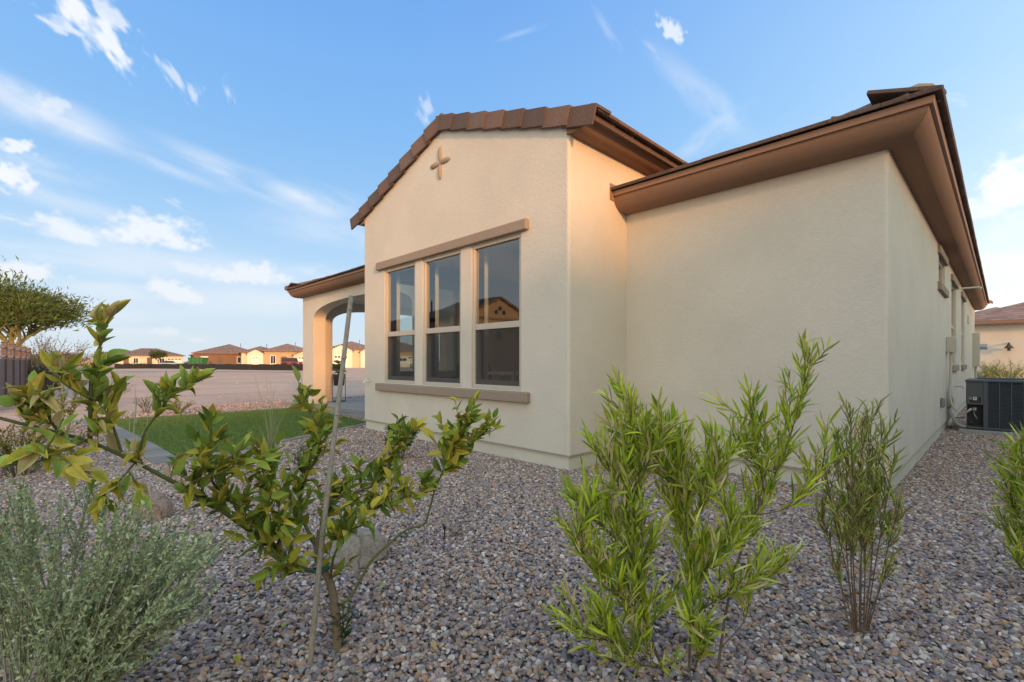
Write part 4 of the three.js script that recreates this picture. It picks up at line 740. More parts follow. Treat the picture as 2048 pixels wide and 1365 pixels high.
// citrus tree with its stake
{
  const r = rng(77), base = onGround(676, 1304), tree = thing('citrus_tree', 'young citrus tree with yellowing leaves tied to a leaning stake', 'tree');
  const B = [
    [[[676, 1310, 1.73], [671, 1225, 1.74], [660, 1165, 1.76], [645, 1140, 1.77]], .0175, .013, 'trunk'],
    [[[647, 1145, 1.77], [601, 1137, 1.74], [555, 1100, 1.71], [495, 1059, 1.66], [440, 1020, 1.6], [368, 977, 1.52], [270, 925, 1.43], [170, 881, 1.34], [80, 858, 1.26], [-20, 832, 1.2]], .0095, .004, 'branch'],
    [[[669, 1215, 1.75], [696, 1200, 1.77], [720, 1161, 1.8], [741, 1124, 1.82], [774, 1092, 1.85], [815, 1059, 1.9], [848, 1050, 1.93], [857, 1026, 1.93], [872, 973, 1.93], [893, 932, 1.92], [913, 890, 1.92], [935, 850, 1.92]], .006, .003, 'branch'],
    [[[661, 1160, 1.76], [667, 1116, 1.72], [683, 1083, 1.68], [700, 1062, 1.66], [722, 1052, 1.64]], .005, .003, 'branch'],
    [[[645, 1140, 1.77], [632, 1095, 1.8], [648, 1045, 1.84], [665, 1010, 1.86], [690, 988, 1.9], [730, 980, 1.96], [770, 950, 2.0], [790, 907, 2.02], [823, 862, 2.03]], .010, .003, 'branch'],
    [[[632, 1095, 1.8], [600, 1020, 1.82], [610, 960, 1.86], [640, 900, 1.88], [632, 850, 1.88], [606, 800, 1.87]], .007, .003, 'branch'],
    [[[665, 1010, 1.86], [715, 1028, 1.86], [760, 1015, 1.88], [800, 1000, 1.92], [868, 981, 1.95]], .005, .003, 'branch'],
    [[[555, 1100, 1.71], [560, 1050, 1.66], [530, 1000, 1.64], [545, 930, 1.64]], .005, .003, 'branch'],
    [[[495, 1059, 1.66], [470, 1010, 1.64], [425, 965, 1.6], [418, 910, 1.6], [422, 858, 1.6]], .005, .003, 'branch'],
    [[[368, 977, 1.52], [395, 960, 1.5], [430, 950, 1.48], [470, 930, 1.47]], .004, .002, 'branch'],
    [[[275, 924, 1.43], [289, 865, 1.42], [307, 838, 1.42], [325, 815, 1.42], [347, 789, 1.43], [385, 772, 1.44]], .004, .002, 'branch'],
    [[[242, 905, 1.4], [228, 860, 1.38], [215, 825, 1.38], [228, 790, 1.38]], .004, .002, 'branch'],
    [[[179, 882, 1.35], [180, 820, 1.33], [182, 757, 1.32], [195, 703, 1.31], [206, 678, 1.3], [212, 648, 1.3]], .006, .002, 'branch'],
    [[[190, 800, 1.33], [165, 790, 1.3], [130, 770, 1.28], [105, 745, 1.27]], .003, .002, 'branch'],
    [[[120, 868, 1.29], [100, 840, 1.24], [88, 805, 1.22], [70, 790, 1.2]], .004, .002, 'branch'],
    [[[60, 850, 1.24], [40, 820, 1.2], [20, 800, 1.18]], .003, .002, 'branch'],
    [[[170, 881, 1.34], [120, 905, 1.22], [70, 925, 1.16], [20, 930, 1.12]], .004, .002, 'branch'],
    [[[270, 925, 1.43], [240, 960, 1.36], [210, 985, 1.34]], .003, .002, 'branch'],
    [[[893, 932, 1.92], [910, 910, 1.93], [950, 880, 1.94], [990, 860, 1.95]], .003, .0015, 'branch'],
    [[[601, 1137, 1.74], [575, 1150, 1.68], [560, 1120, 1.64], [540, 1095, 1.62]], .004, .002, 'branch'],
  ].map(([p, a, b, n]) => ({ pts: path3(p), a, b, n }));
  B.forEach((k, i) => mesh(k.n, limb(k.pts, k.a, k.b, 7), i === 0 || k.a >= .01 ? M.bark : M.twigGreen, tree));
  const shapes = [leafGeo(1, .42, { fold: .3, curl: .18 }), leafGeo(1, .38, { fold: .55, curl: .45, twist: .4 }), leafGeo(1, .45, { fold: .2, curl: -.15, twist: -.3 }), leafGeo(1, .36, { fold: .75, curl: .8, twist: .2 }), leafGeo(1, .42, { fold: .4, curl: .1, twist: .7 }), leafGeo(1, .34, { fold: .9, curl: -.3, twist: -.5 })];
  let count = 0; const extra = [];
  const putLeaf = (p, dir, size, mats) => {
    size *= .93;
    if (count++ >= 298) { extra.push({ m: frame(dir, V(.35, .9, .35).addScaledVector(rv(r), .75).normalize()).scale(V(1, 1, 1).multiplyScalar(size * rr(.72, 1.2, r))).setPosition(p), g: r(), c: tone([[.2, .25, .03], [.40, .35, .04], [.48, .38, .06], [.15, .21, .035], [.33, .4, .07]], r) }); return; }
    const m = mesh('leaf', pick(shapes, r), citrusMats[pick(mats, r)], tree);
    m.quaternion.setFromRotationMatrix(frame(dir, V(.35, .9, .35).addScaledVector(rv(r), .75).normalize())); m.position.copy(p); const s = size * rr(.72, 1.2, r); m.scale.set(s, s, s);
  };
  const GREEN = [0, 0, 3, 1, 4, 4], MID = [0, 1, 1, 2, 4, 4, 2, 5], YELLOW = [1, 2, 2, 4, 5, 1, 4];
  // leaves along a branch between two shares of its length
  const shoots = [];
  const leaves = (i, t0, t1, n, size, mats, droop = 0, reach = 1) => {
    const c = new THREE.CatmullRomCurve3(B[i].pts), m = Math.max(2, Math.round(n * .66));
    for (let k = 0; k < m; k++) {
      const last = t1 >= 1 && k === m - 1, t = last ? 1 : clamp(mix(t0, t1, (k + rr(0, .9, r)) / m)), p = c.getPointAt(t), tan = c.getTangentAt(t), side = rv(r), len = last ? .03 : reach * rr(.035, .15, r);
      const d = tan.clone().multiplyScalar(.5).addScaledVector(side, .8).add(V(0, .75 - droop * 1.7, 0)).normalize(), e = p.clone().addScaledVector(d, len), q = Math.round(rr(4, 8, r));
      shoots.push(flat(limb([p, e], .002, .0013, 5, 1)));
      for (let j = 0; j < q; j++) { const a = j * 2.4 + r(), s1 = new THREE.Vector3().crossVectors(d, V(.3, .2, .9)).normalize(), s2 = new THREE.Vector3().crossVectors(s1, d), open = j > q - 2 ? rr(.1, .5, r) : rr(.5, 1.25, r); putLeaf(p.clone().lerp(e, (j + rr(.5, 1, r)) / q), d.clone().addScaledVector(s1, Math.cos(a) * open).addScaledVector(s2, Math.sin(a) * open).addScaledVector(rv(r), .25).add(V(0, -droop * .5, 0)), size, mats); }
    }
  };
  leaves(12, .78, 1, 6, .062, YELLOW, 0, .3); leaves(12, .2, .62, 6, .06, GREEN, 0, .5); leaves(13, .3, 1, 6, .058, MID, 0, .4);
  leaves(10, .45, 1, 12, .06, GREEN, 0, .5); leaves(11, .3, 1, 7, .06, MID, 0, .6);
  leaves(14, .2, .9, 6, .062, YELLOW, .2, .4); leaves(15, .2, .9, 4, .062, YELLOW, .25, .4); leaves(16, .15, 1, 9, .07, YELLOW, .35); leaves(17, .2, 1, 6, .07, MID, .5);
  leaves(1, .5, 1, 13, .064, YELLOW, .1, .8);
  leaves(5, .12, 1, 42, .06, YELLOW); leaves(4, .2, 1, 44, .06, MID); leaves(3, .4, 1, 12, .068, MID); leaves(6, .15, 1, 26, .058, YELLOW); leaves(7, .1, 1, 26, .06, MID);
  leaves(2, .72, .94, 22, .068, YELLOW); leaves(2, .9, 1, 9, .055, YELLOW); leaves(18, .3, 1, 11, .052, GREEN); leaves(19, .1, 1, 12, .072, MID, .4); leaves(8, .15, 1, 24, .058, MID); leaves(9, .1, 1, 14, .062, MID); leaves(1, .12, .5, 26, .062, YELLOW); leaves(0, .85, 1, 6, .06, MID);
  foliage('foliage', shapes, extra, tinted, tree);
  stuff(mesh('twigs', shoots, M.twigGreen, tree));
  const green = std(.01, .11, .085, .6);
  for (const [u, v, d] of [[634, 1142, 1.74], [656, 1012, 1.84]]) mesh('tie_tape', [flat(new THREE.TorusGeometry(.017, .006, 6, 14).scale(1.2, 1, 1).rotateX(1.3)).translate(...at(u, v, d).toArray()), flat(leafGeo(.045, .016, { curl: .6 })).rotateZ(-.9).translate(...at(u + 6, v + 2, d - .01).toArray())], green, tree);
  settle(tree, base.x, 0, base.z);
  const st = thing('wooden_stake', 'long bare wooden stake leaning through the citrus tree', 'stake'), a = at(614, 1338, 1.635), b = at(702, 592, 1.80);
  mesh('shaft', limb([a.clone().add(V(0, -.1, 0)), a.clone().lerp(b, .3).add(V(.003, 0, .002)), a.clone().lerp(b, .62).add(V(-.002, 0, 0)), b], .0098, .0085, 9, 24), M.stake, st);
  for (const t of [.27, .5, .66, .82, .96]) mesh('knot', flat(new THREE.SphereGeometry(1, 10, 6).scale(.0108, .005, .0108)).translate(...a.clone().lerp(b, t).toArray()), M.stake, st);
  settle(st, a.x, 0, a.z);
  // dark suckers at the foot of the trunk
  const su = thing('sucker_shoot', 'small dark green narrow leaved shoot at the foot of the citrus trunk', 'plant', ...onGround(683, 1300).toArray()), sg = [];
  for (let k = 0; k < 4; k++) { const tip = V(rr(-.03, .03, r), rr(.11, .19, r), rr(-.03, .03, r)); sg.push(limb([V(rr(-.012, .012, r), 0, rr(-.012, .012, r)), tip.clone().multiplyScalar(.5), tip], .003, .0015, 5)); for (let q = 0; q < 15; q++) { const m = mesh('leaf', suckLeaf(), q % 3 ? suckMat[0] : suckMat[1], su), t = .12 + .88 * q / 15; m.position.copy(tip).multiplyScalar(t); m.quaternion.setFromRotationMatrix(frame(V(Math.cos(q * 2.4), .9, Math.sin(q * 2.4)), V(0, 1, 0).addScaledVector(rv(r), .3))); m.scale.setScalar(rr(.035, .055, r)); } }
  mesh('stem', sg, M.twigGreen, su);
}
function suckLeaf() { return suckLeaf.g ??= leafGeo(1, .2, { fold: .2, curl: .25, rows: 4 }); }
// ------------------------------------------------------------------ willowy shrubs with narrow leaves
const narrow = [leafGeo(1, .105, { fold: .25, curl: .12, rows: 5, tip: .4, base: .9 }), leafGeo(1, .095, { fold: .35, curl: .35, rows: 5, twist: .5, tip: .4, base: .9 }), leafGeo(1, .125, { fold: .15, curl: -.12, rows: 5, twist: -.5, tip: .4, base: .9 }), leafGeo(1, .11, { fold: .3, curl: .6, rows: 5, twist: .3, tip: .4, base: .9 }), leafGeo(1, .1, { fold: .5, curl: -.4, rows: 5, twist: .8, tip: .4, base: .9 })];
const hopTones = [[.36, .43, .025], [.43, .48, .035], [.27, .36, .03], [.5, .52, .07], [.19, .29, .035], [.56, .55, .18], [.36, .42, .03], [.52, .42, .2]];
const hopMats = hopTones.map(([a, b, c]) => plainLeaf(a, b, c, .2));
const tip3 = leafGeo(1, .17, { fold: .25, curl: .15, rows: 3, tip: .4, base: .9 });
function willowy(name, label, stems, o) {                          // stems: lists of [u, v, depth]; o: leaf size, leaves to a metre, where leaves begin
  const r = rng(o.seed), t = thing(name, label, 'shrub'), items = [], twigs = [], singles = [];
  stems.forEach(({ p, r0, from = .25, dens = 1, leafy = 1 }, si) => {
    const pts = path3(p), c = new THREE.CatmullRomCurve3(pts), L = c.getLength();
    mesh('stem', limb(pts, r0, r0 * .4, 6), o.bark ?? M.twigBrown, t);
    const sub = (cv, t0, len, k) => {
      const n = Math.round(cv.getLength() * (1 - t0) * o.per * k), phase = r() * 6;
      for (let i = 0; i < n; i++) {
        const q = mix(t0, 1, (i + r()) / n), pp = cv.getPointAt(clamp(q)), tan = cv.getTangentAt(clamp(q)), a = phase + i * 2.4 + r() * 2, s1 = new THREE.Vector3().crossVectors(tan, V(.1, .2, 1)).normalize(), s2 = new THREE.Vector3().crossVectors(s1, tan);
        const op = rr(.25, .75, r), dir = tan.clone().multiplyScalar(1.0).addScaledVector(s1, Math.cos(a) * op).addScaledVector(s2, Math.sin(a) * op).add(V(0, .3, 0)).addScaledVector(rv(r), .3);
        singles.push({ p: pp, dir, s: len * rr(.5, 1.25, r), f: V(.3, .5, .6).addScaledVector(rv(r), .8) });
      }
    };
    sub(c, from, o.leaf, leafy);
    const nt = Math.round(L * (1 - from) * o.twigs * dens);
    for (let i = 0; i < nt; i++) {
      const q = mix(from, .96, (i + r()) / nt), a = c.getPointAt(q), tan = c.getTangentAt(q), dir = tan.clone().multiplyScalar(.7).addScaledVector(rv(r), .85).add(V(0, .6, 0)).normalize(), len = o.twig * rr(.45, 1.4, r) * (1.1 - .5 * q);
      const cv = new THREE.CatmullRomCurve3([a, a.clone().addScaledVector(dir, len * .5).add(V(0, len * .05, 0)), a.clone().addScaledVector(dir, len).add(V(0, len * .18, 0))]);
      twigs.push(flat(limb([a, cv.getPoint(.5), cv.getPoint(1)], .0016, .0008, 4, 3)));
      sub(cv, .12, o.leaf, 1.25);
    }
  });
  if (twigs.length) stuff(mesh('twigs', twigs, o.bark ?? M.twigBrown, t));
  const many = o.parts ?? 0, order = singles.map((x) => ({ x, k: r() })).sort((a, b) => a.k - b.k).map((e) => e.x);
  order.slice(0, many).forEach(({ p, dir, s, f }) => { const m = mesh('leaf', pick(narrow, r), pick(o.mats ?? hopMats, r), t); m.quaternion.setFromRotationMatrix(frame(dir, f)); m.position.copy(p); m.scale.setScalar(s); });
  order.slice(many).forEach(({ p, dir, s, f }) => items.push({ m: posed(p, dir, f, s), g: r(), c: tone(o.tones ?? hopTones, r, .3) }));
  if (items.length) foliage('foliage', narrow, items, tinted, t);
  const b = path3([stems[0].p[0]])[0];
  return settle(t, b.x, 0, b.z);
}
const S = (p, r0, from, leafy, dens) => ({ p, r0, from, leafy, dens });
willowy('hop_bush', 'tall bright green narrow leaved bush in the gravel beside the blank wing wall', [
  S([[1345, 1378, 1.6], [1310, 1300, 1.6], [1284, 1218, 1.6], [1268, 1032, 1.62], [1262, 867, 1.64], [1258, 795, 1.66]], .0055, .2, .8, 1.3),
  S([[1377, 1378, 1.6], [1382, 1177, 1.66], [1372, 1047, 1.68], [1349, 949, 1.7], [1336, 860, 1.7]], .005, .25, .8, 1.3),
  S([[1430, 1376, 1.6], [1462, 1177, 1.7], [1509, 1032, 1.76], [1555, 949, 1.8], [1597, 815, 1.84], [1626, 700, 1.86]], .005, .34, .8, .55),
  S([[1529, 990, 1.78], [1514, 892, 1.74], [1500, 815, 1.72]], .003, .1, 1, .5),
  S([[1300, 1310, 1.58], [1209, 1280, 1.5], [1150, 1258, 1.46]], .003, .2, 1.2, 1),
  S([[1284, 1240, 1.6], [1225, 1177, 1.53], [1173, 1125, 1.5], [1142, 1062, 1.48]], .003, .2, 1.2, 1),
  S([[1274, 1125, 1.6], [1214, 1062, 1.56], [1162, 1020, 1.54]], .003, .2, 1.2, 1), S([[1267, 1010, 1.62], [1225, 950, 1.6], [1205, 900, 1.6]], .003, .2, 1.2, 1),
  S([[1372, 1073, 1.68], [1416, 996, 1.64], [1441, 915, 1.62]], .003, .15, 1.1, 1), S([[1382, 1177, 1.66], [1441, 1099, 1.6], [1475, 1035, 1.58]], .003, .2, 1.1, 1),
  S([[1462, 1177, 1.7], [1509, 1166, 1.66], [1555, 1145, 1.64]], .003, .3, 1.1, .7), S([[1509, 1032, 1.76], [1576, 1016, 1.76], [1632, 970, 1.78], [1655, 890, 1.8]], .0025, .2, .7, .35),
  S([[1555, 949, 1.8], [1490, 915, 1.76], [1466, 870, 1.74]], .003, .2, .9, .5), S([[1382, 1240, 1.64], [1441, 1197, 1.6], [1530, 1171, 1.57]], .003, .3, 1.1, .6),
  S([[1330, 1340, 1.58], [1280, 1330, 1.53], [1215, 1320, 1.5]], .003, .15, 1.1, .8), S([[1390, 1340, 1.6], [1400, 1290, 1.54], [1380, 1240, 1.5]], .003, .1, 1.1, .8), S([[1266, 980, 1.62], [1300, 920, 1.6], [1330, 860, 1.58]], .003, .1, 1.2, 1), S([[1377, 1000, 1.68], [1330, 940, 1.62], [1300, 900, 1.6]], .003, .1, 1.2, 1), S([[1440, 1300, 1.64], [1490, 1240, 1.62], [1500, 1190, 1.6]], .002, .5, .8, .3),
], { seed: 11, leaf: .074, per: 84, twigs: 84, twig: .14, parts: 298 });
const oliveTones = [[.25, .31, .05], [.33, .37, .06], [.19, .25, .05], [.42, .41, .1], [.38, .29, .12]];
const bushStems = (list, d, up) => list.map(([u0, v0, u1, v1, k], i) => S([[u0, v0, d], [mix(u0, u1, .25) + (i % 3 - 1) * 5, mix(v0, v1, .3), d + (i % 4 - 1.5) * .03], [mix(u0, u1, .62), mix(v0, v1, .65), d + (i % 4 - 1.5) * .06], [u1, v1, d + (i % 4 - 1.5) * .09]], .0028, k ?? .36, .9, 1));
willowy('hop_bush', 'thin dusky narrow leaved bush with many bare brown stems by the wing corner', bushStems([[1716, 1268, 1700, 810], [1722, 1268, 1725, 835], [1728, 1266, 1765, 850], [1712, 1266, 1672, 860], [1732, 1268, 1790, 910, .5], [1708, 1268, 1650, 930, .5], [1720, 1270, 1745, 815], [1700, 1262, 1640, 1010, .6], [1736, 1262, 1800, 1010, .65], [1715, 1266, 1690, 900], [1728, 1266, 1735, 960], [1704, 1266, 1668, 1120, .55], [1738, 1262, 1775, 1135, .7]], 1.84), { seed: 12, leaf: .056, per: 66, twigs: 46, twig: .1, parts: 0, tones: oliveTones });
willowy('hop_bush', 'narrow leaved green bush in the side yard gravel before the air conditioner', bushStems([[2085, 1190, 2040, 880], [2092, 1192, 2085, 860], [2080, 1190, 2010, 960, .3], [2080, 1192, 2000, 1040, .3], [2090, 1194, 2110, 900], [2082, 1190, 2030, 1120, .3], [2084, 1190, 2020, 900], [2090, 1190, 2060, 980, .2]], 2.14), { seed: 13, leaf: .07, per: 80, twigs: 56, twig: .11, parts: 0 });

// ------------------------------------------------------------------ grey green sage in the near left corner
{
  const r = rng(41), t = thing('sage_bush', 'sprawling grey green small leaved sage bush under the citrus branch', 'shrub'), items = [], twigs = [], oval = leafGeo(1, .42, { fold: .2, curl: .2, rows: 3 });
  const tones = [[.30, .37, .19], [.37, .44, .24], [.24, .31, .15], [.44, .50, .27], [.52, .55, .27]];
  const tips = []; // where stems end: [u, v]
  const edge = [[-90, 985], [-30, 965], [40, 985], [90, 1000], [140, 985], [185, 975], [232, 962], [262, 1000], [235, 1050], [300, 1058], [345, 1062], [395, 1078], [440, 1072], [400, 1110], [412, 1165], [390, 1200], [345, 1230], [330, 1275], [300, 1310], [270, 1340], [150, 1040], [60, 1060], [-20, 1060], [200, 1110], [120, 1120], [30, 1150], [260, 1140], [190, 1190], [90, 1220], [250, 1230], [170, 1280], [330, 1140], [310, 1185]];
  const put = (a, dir, s) => items.push({ m: posed(a, dir, V(.3, .6, .5).addScaledVector(rv(r), .8), s), c: tone(tones, r) });
  for (let k = 0; k < 128; k++) {
    const [eu, ev] = edge[k % 3 ? Math.floor(r() * 20) : Math.floor(r() * edge.length)], tip = at(eu + rr(-34, 34, r), ev + rr(-16, 34, r), rr(1.18, 1.62, r)), root = at(80 + rr(-70, 90, r), 1400, rr(1.32, 1.46, r)).setY(.0), lift = rr(.03, .12, r);
    const c = new THREE.CatmullRomCurve3([root, root.clone().lerp(tip, .35).add(V(rr(-.02, .02, r), lift * .5, rr(-.02, .02, r))), root.clone().lerp(tip, .72).add(V(rr(-.02, .02, r), lift * .4, 0)), tip]), L = c.getLength();
    mesh('stem', limb(c.points, .0028, .001, 5, 8), M.twigPale, t);
    const branches = [[c, .22, 1]];
    for (let j = 0; j < 6; j++) { const q = rr(.25, .93, r), a = c.getPointAt(q), d = c.getTangentAt(q).addScaledVector(rv(r), .8).add(V(0, .75, 0)).normalize(), l = rr(.05, .13, r), e = a.clone().addScaledVector(d, l).add(V(0, .015, 0)), cv = new THREE.CatmullRomCurve3([a, a.clone().lerp(e, .5), e]); branches.push([cv, .05, 0]); twigs.push(flat(limb([a, e], .0012, .0006, 4, 1))); }
    for (const [cv, t0] of branches) { const n = Math.round(cv.getLength() * (1 - t0) * 165); for (let i = 0; i < n; i++) { const q = mix(t0, 1, (i + r()) / n), p = cv.getPointAt(clamp(q)), tan = cv.getTangentAt(clamp(q)); put(p, tan.multiplyScalar(.7).addScaledVector(rv(r), 1).add(V(0, .4, 0)), rr(.010, .019, r)); } }
  }
  stuff(mesh('twigs', twigs, M.twigPale, t));
  foliage('foliage', oval, items, tinted, t);
  const b = at(80, 1400, 1.4); settle(t, b.x, 0, b.z);
}

// ------------------------------------------------------------------ smaller plants: a clump built from stems and leaves round a base
function clump(name, label, p, o) {
  const r = rng(o.seed), t = thing(name, label, o.cat ?? 'shrub', p.x, p.y, p.z, o.group), items = [], st = [], g = leafGeo(1, o.ratio ?? .3, { fold: .2, curl: .25, rows: 3 });
  for (let k = 0; k < o.stems; k++) {
    const a = k * 2.4 + r(), lean = Math.sqrt(r()) * o.spread, tip = V(Math.cos(a) * lean, o.h * rr(.6, 1.05, r) * (1 - .35 * (lean / o.spread) ** 2), Math.sin(a) * lean), c = new THREE.CatmullRomCurve3([V(Math.cos(a) * lean * .15, 0, Math.sin(a) * lean * .15), V(tip.x * .45, tip.y * .55, tip.z * .45), tip]);
    st.push(flat(limb(c.points, o.stemR ?? .004, (o.stemR ?? .004) * .4, 5, 5)));
    const runs = [[c, o.from ?? .3]];
    for (let j = 0; j < (o.side ?? 3); j++) { const q = rr(.3, .95, r), b = c.getPointAt(q), d = c.getTangentAt(q).addScaledVector(rv(r), .9).add(V(0, .3, 0)).normalize(), e = b.clone().addScaledVector(d, o.h * rr(.12, .3, r)); runs.push([new THREE.CatmullRomCurve3([b, b.clone().lerp(e, .5).add(V(0, .01, 0)), e]), .05]); st.push(flat(limb([b, e], (o.stemR ?? .004) * .5, (o.stemR ?? .004) * .25, 4, 1))); }
    for (const [cv, t0] of runs) { const n = Math.max(2, Math.round(cv.getLength() * (1 - t0) * o.per)); for (let i = 0; i < n; i++) { const q = mix(t0, 1, (i + r()) / n), tan = cv.getTangentAt(clamp(q)); items.push({ m: posed(cv.getPointAt(clamp(q)), tan.multiplyScalar(.8).addScaledVector(rv(r), 1).add(V(0, .35, 0)), V(0, 1, 0).addScaledVector(rv(r), .8), o.leaf * rr(.6, 1.25, r)), c: tone(o.tones, r, .25) }); } }
  }
  mesh('stem', st, o.bark ?? M.twigBrown, t); if (st.length > 1) stuff(t.children[0]);
  foliage('foliage', g, items, tinted, t);
  return t;
}
const dusty = [[.13, .15, .07], [.17, .18, .09], [.10, .12, .05]], goldish = [[.30, .24, .05], [.22, .21, .05], [.16, .18, .04], [.38, .28, .08]], deep = [[.045, .085, .03], [.065, .11, .04], [.035, .07, .028]];
clump('oleander_shrub', 'small dark green shrub against the stem wall below the triple window', onGround(800, 921), { seed: 1, stems: 13, h: .46, spread: .2, leaf: .075, per: 90, side: 3, ratio: .22, tones: deep });
clump('ground_plant', 'low grey green tuft behind the citrus tree at the lawn edge', onGround(605, 945), { seed: 2, stems: 16, h: .26, spread: .2, leaf: .03, per: 120, tones: [[.12, .16, .10], [.16, .2, .13]] });
clump('seedling', 'tiny dark seedling at the inner corner of the stucco wing', V(-3.02, 0, WZ + .34).setX(-2.62), { seed: 3, stems: 3, h: .30, spread: .04, leaf: .035, per: 90, side: 1, tones: deep, cat: 'plant' });
clump('desert_shrub', 'low golden green shrub on the gravel strip past the lawn', onGround(355, 829), { seed: 4, stems: 26, h: .32, spread: .36, leaf: .035, per: 70, tones: goldish });
clump('desert_shrub', 'golden flowering shrub glowing low at the left behind the sage bush', at(35, 960, 4.4).setY(0), { seed: 5, stems: 40, h: .6, spread: .62, leaf: .04, per: 75, tones: goldish });
clump('leafy_shrub', 'upright pale green shrub standing left of the lawn pavers', onGround(128, 868), { seed: 6, stems: 12, h: .86, spread: .34, leaf: .06, per: 60, tones: [[.2, .25, .08], [.26, .28, .1], [.15, .19, .06]] });
clump('desert_shrub', 'dry brown twiggy shrub at the lawn corner pavers', onGround(222, 815), { seed: 7, stems: 26, h: .8, spread: .5, leaf: .028, per: 34, tones: [[.2, .15, .1], [.16, .15, .07], [.25, .18, .13]] });
clump('desert_shrub', 'small dusty green shrub beside the bare twig left of the lawn', onGround(292, 826), { seed: 8, stems: 16, h: .42, spread: .24, leaf: .03, per: 60, tones: dusty });
clump('roadside_bush', 'dense grey green roadside bush past the end of the brown fence', onGround(78, 780), { seed: 9, stems: 70, h: 1.55, spread: 1.15, leaf: .09, per: 26, side: 5, tones: [[.15, .17, .10], [.19, .20, .12], [.11, .13, .07]], stemR: .008 });
clump('roadside_bush', 'taller reddish grey roadside bush behind the utility pedestals', onGround(92, 772), { seed: 10, stems: 70, h: 2.3, spread: 2.0, leaf: .1, per: 16, side: 5, tones: [[.2, .16, .1], [.17, .17, .09], [.24, .18, .12]], stemR: .01 });
for (const [i, u, d, s] of [[0, 1975, 21, 1.0], [1, 2020, 20, 1.05], [2, 2062, 21, .95], [3, 1950, 23.5, .9]]) clump('palm_shrub', 'arching golden green palm shrub in a row before the neighbour house', at(u, 725, d).setY(0), { seed: 20 + i, stems: 34, h: 1.12 * s, spread: .95 * s, leaf: .16, per: 26, side: 1, ratio: .1, from: .2, tones: [[.2, .26, .05], [.26, .28, .07], [.14, .2, .04]], stemR: .008, group: 'palm shrubs before the neighbour house', bark: M.twigGreen });
{ // tall grass at the lawn edge
  const p = onGround(541, 922), r = rng(61), t = thing('ornamental_grass', 'thin upright tuft of pale ornamental grass at the lawn edge', 'grass plant', p.x, 0, p.z);
  for (let k = 0; k < 34; k++) { const a = r() * 6.3, h = k < 6 ? rr(.62, .95, r) : rr(.25, .55, r), l = k < 6 ? rr(.1, .34, r) : rr(.03, .16, r), tip = V(Math.cos(a) * l, h, Math.sin(a) * l); mesh('blade', limb([V(Math.cos(a) * .02, 0, Math.sin(a) * .02), V(tip.x * .3, h * .5, tip.z * .3), tip], .0035, .0012, 4, 7), k % 4 ? M.grassBlade ??= plainLeaf(.30, .34, .16, .2) : M.grassDry ??= plainLeaf(.42, .38, .22, .2), t); }
  const q = at(272, 910, 2.6).setY(0), w = thing('bare_twig', 'thin bare dry twig standing before the lawn', 'twig', q.x, 0, q.z);
  mesh('stem', limb([V(0, 0, 0), V(.02, .3, 0), V(-.02, .6, .01), V(.02, .86, 0)], .006, .002, 6), M.twigPale, w);
  for (const [h, x, z] of [[.4, .1, .03], [.55, -.08, .02], [.62, .07, -.04], [.72, -.05, 0]]) mesh('side_twig', limb([V(0, h, 0), V(x * .6, h + .08, z), V(x, h + .2, z)], .0028, .001, 5), M.twigPale, w);
  const d = onGround(912, 1078), dw = thing('dry_weed', 'wispy dead weed on the gravel beside a black drip stake', 'weed', d.x, 0, d.z);
  for (let k = 0; k < 16; k++) { const a = k * 2.4, l = rr(.05, .17, r), h = rr(.05, .16, r); mesh('stem', limb([V(0, 0, 0), V(Math.cos(a) * l * .5, h * .7, Math.sin(a) * l * .5), V(Math.cos(a) * l, h, Math.sin(a) * l)], .0014, .0006, 4, 5), M.twigBrown, dw); }
  const e = onGround(889, 1086), ds = thing('drip_stake', 'short black irrigation drip stake in the gravel', 'stake', e.x, 0, e.z); mesh('rod', limb([V(0, -.02, 0), V(0, .085, 0)], .004, .004, 6), M.black, ds); mesh('emitter', flat(new THREE.CylinderGeometry(.009, .009, .018, 10)).translate(0, .088, 0), M.black, ds);
}

// ------------------------------------------------------------------ trees
function bigTree(name, label, p, o) {
  const r = rng(o.seed), t = thing(name, label, 'tree', p.x, 0, p.z, o.group), items = [], ends = [], limbs = [];
  const grow = (a, dir, len, rad, lev) => {
    const b = a.clone().addScaledVector(dir, len), m = a.clone().lerp(b, .5).addScaledVector(rv(r), len * .08), c = [a, m, b];
    if (lev < 2) mesh(lev ? 'limb' : 'trunk', limb(c, rad, rad * .6, 7, 6), o.bark, t); else limbs.push(flat(limb(c, rad, rad * .5, 4, 3)));
    if (lev >= o.levels) { ends.push([c, dir]); return; }
    const n = lev === 0 ? o.split : 3 + (r() < .5 ? 1 : 0);
    for (let i = 0; i < n; i++) { const az = i / n * 6.28 + r() * 1.2, out = V(Math.cos(az), 0, Math.sin(az)), d = dir.clone().multiplyScalar(o.straight ?? .8).addScaledVector(out, rr(.5, .95, r) * (o.wide ?? 1)).add(V(0, o.up ?? .18, 0)).normalize(); grow(a.clone().lerp(b, lev === 0 ? rr(.75, 1, r) : rr(.45, 1, r)), d, len * rr(...(o.keep ?? [.62, .86]), r), rad * .58, lev + 1); }
  };
  grow(V(0, -.1, 0), V(o.leanX ?? 0, 1, o.leanZ ?? 0).normalize(), o.trunk, o.rad, 0);
  stuff(mesh('twigs', limbs, o.bark, t));
  for (const [c, dir] of ends) for (let i = 0; i < o.per; i++) { const q = rr(.1, 1.15, r), p2 = c[0].clone().lerp(c[2], q).addScaledVector(rv(r), o.fuzz); items.push({ m: posed(p2, dir.clone().addScaledVector(rv(r), .9).add(V(0, o.hang ?? .1, 0)), rv(r), o.leaf * rr(.6, 1.3, r)), c: tone(o.tones, r, .22) }); }
  foliage('crown', leafGeo(1, o.ratio ?? .4, { rows: 2, fold: .15, curl: .2 }), items, tinted, t);
  return t;
}
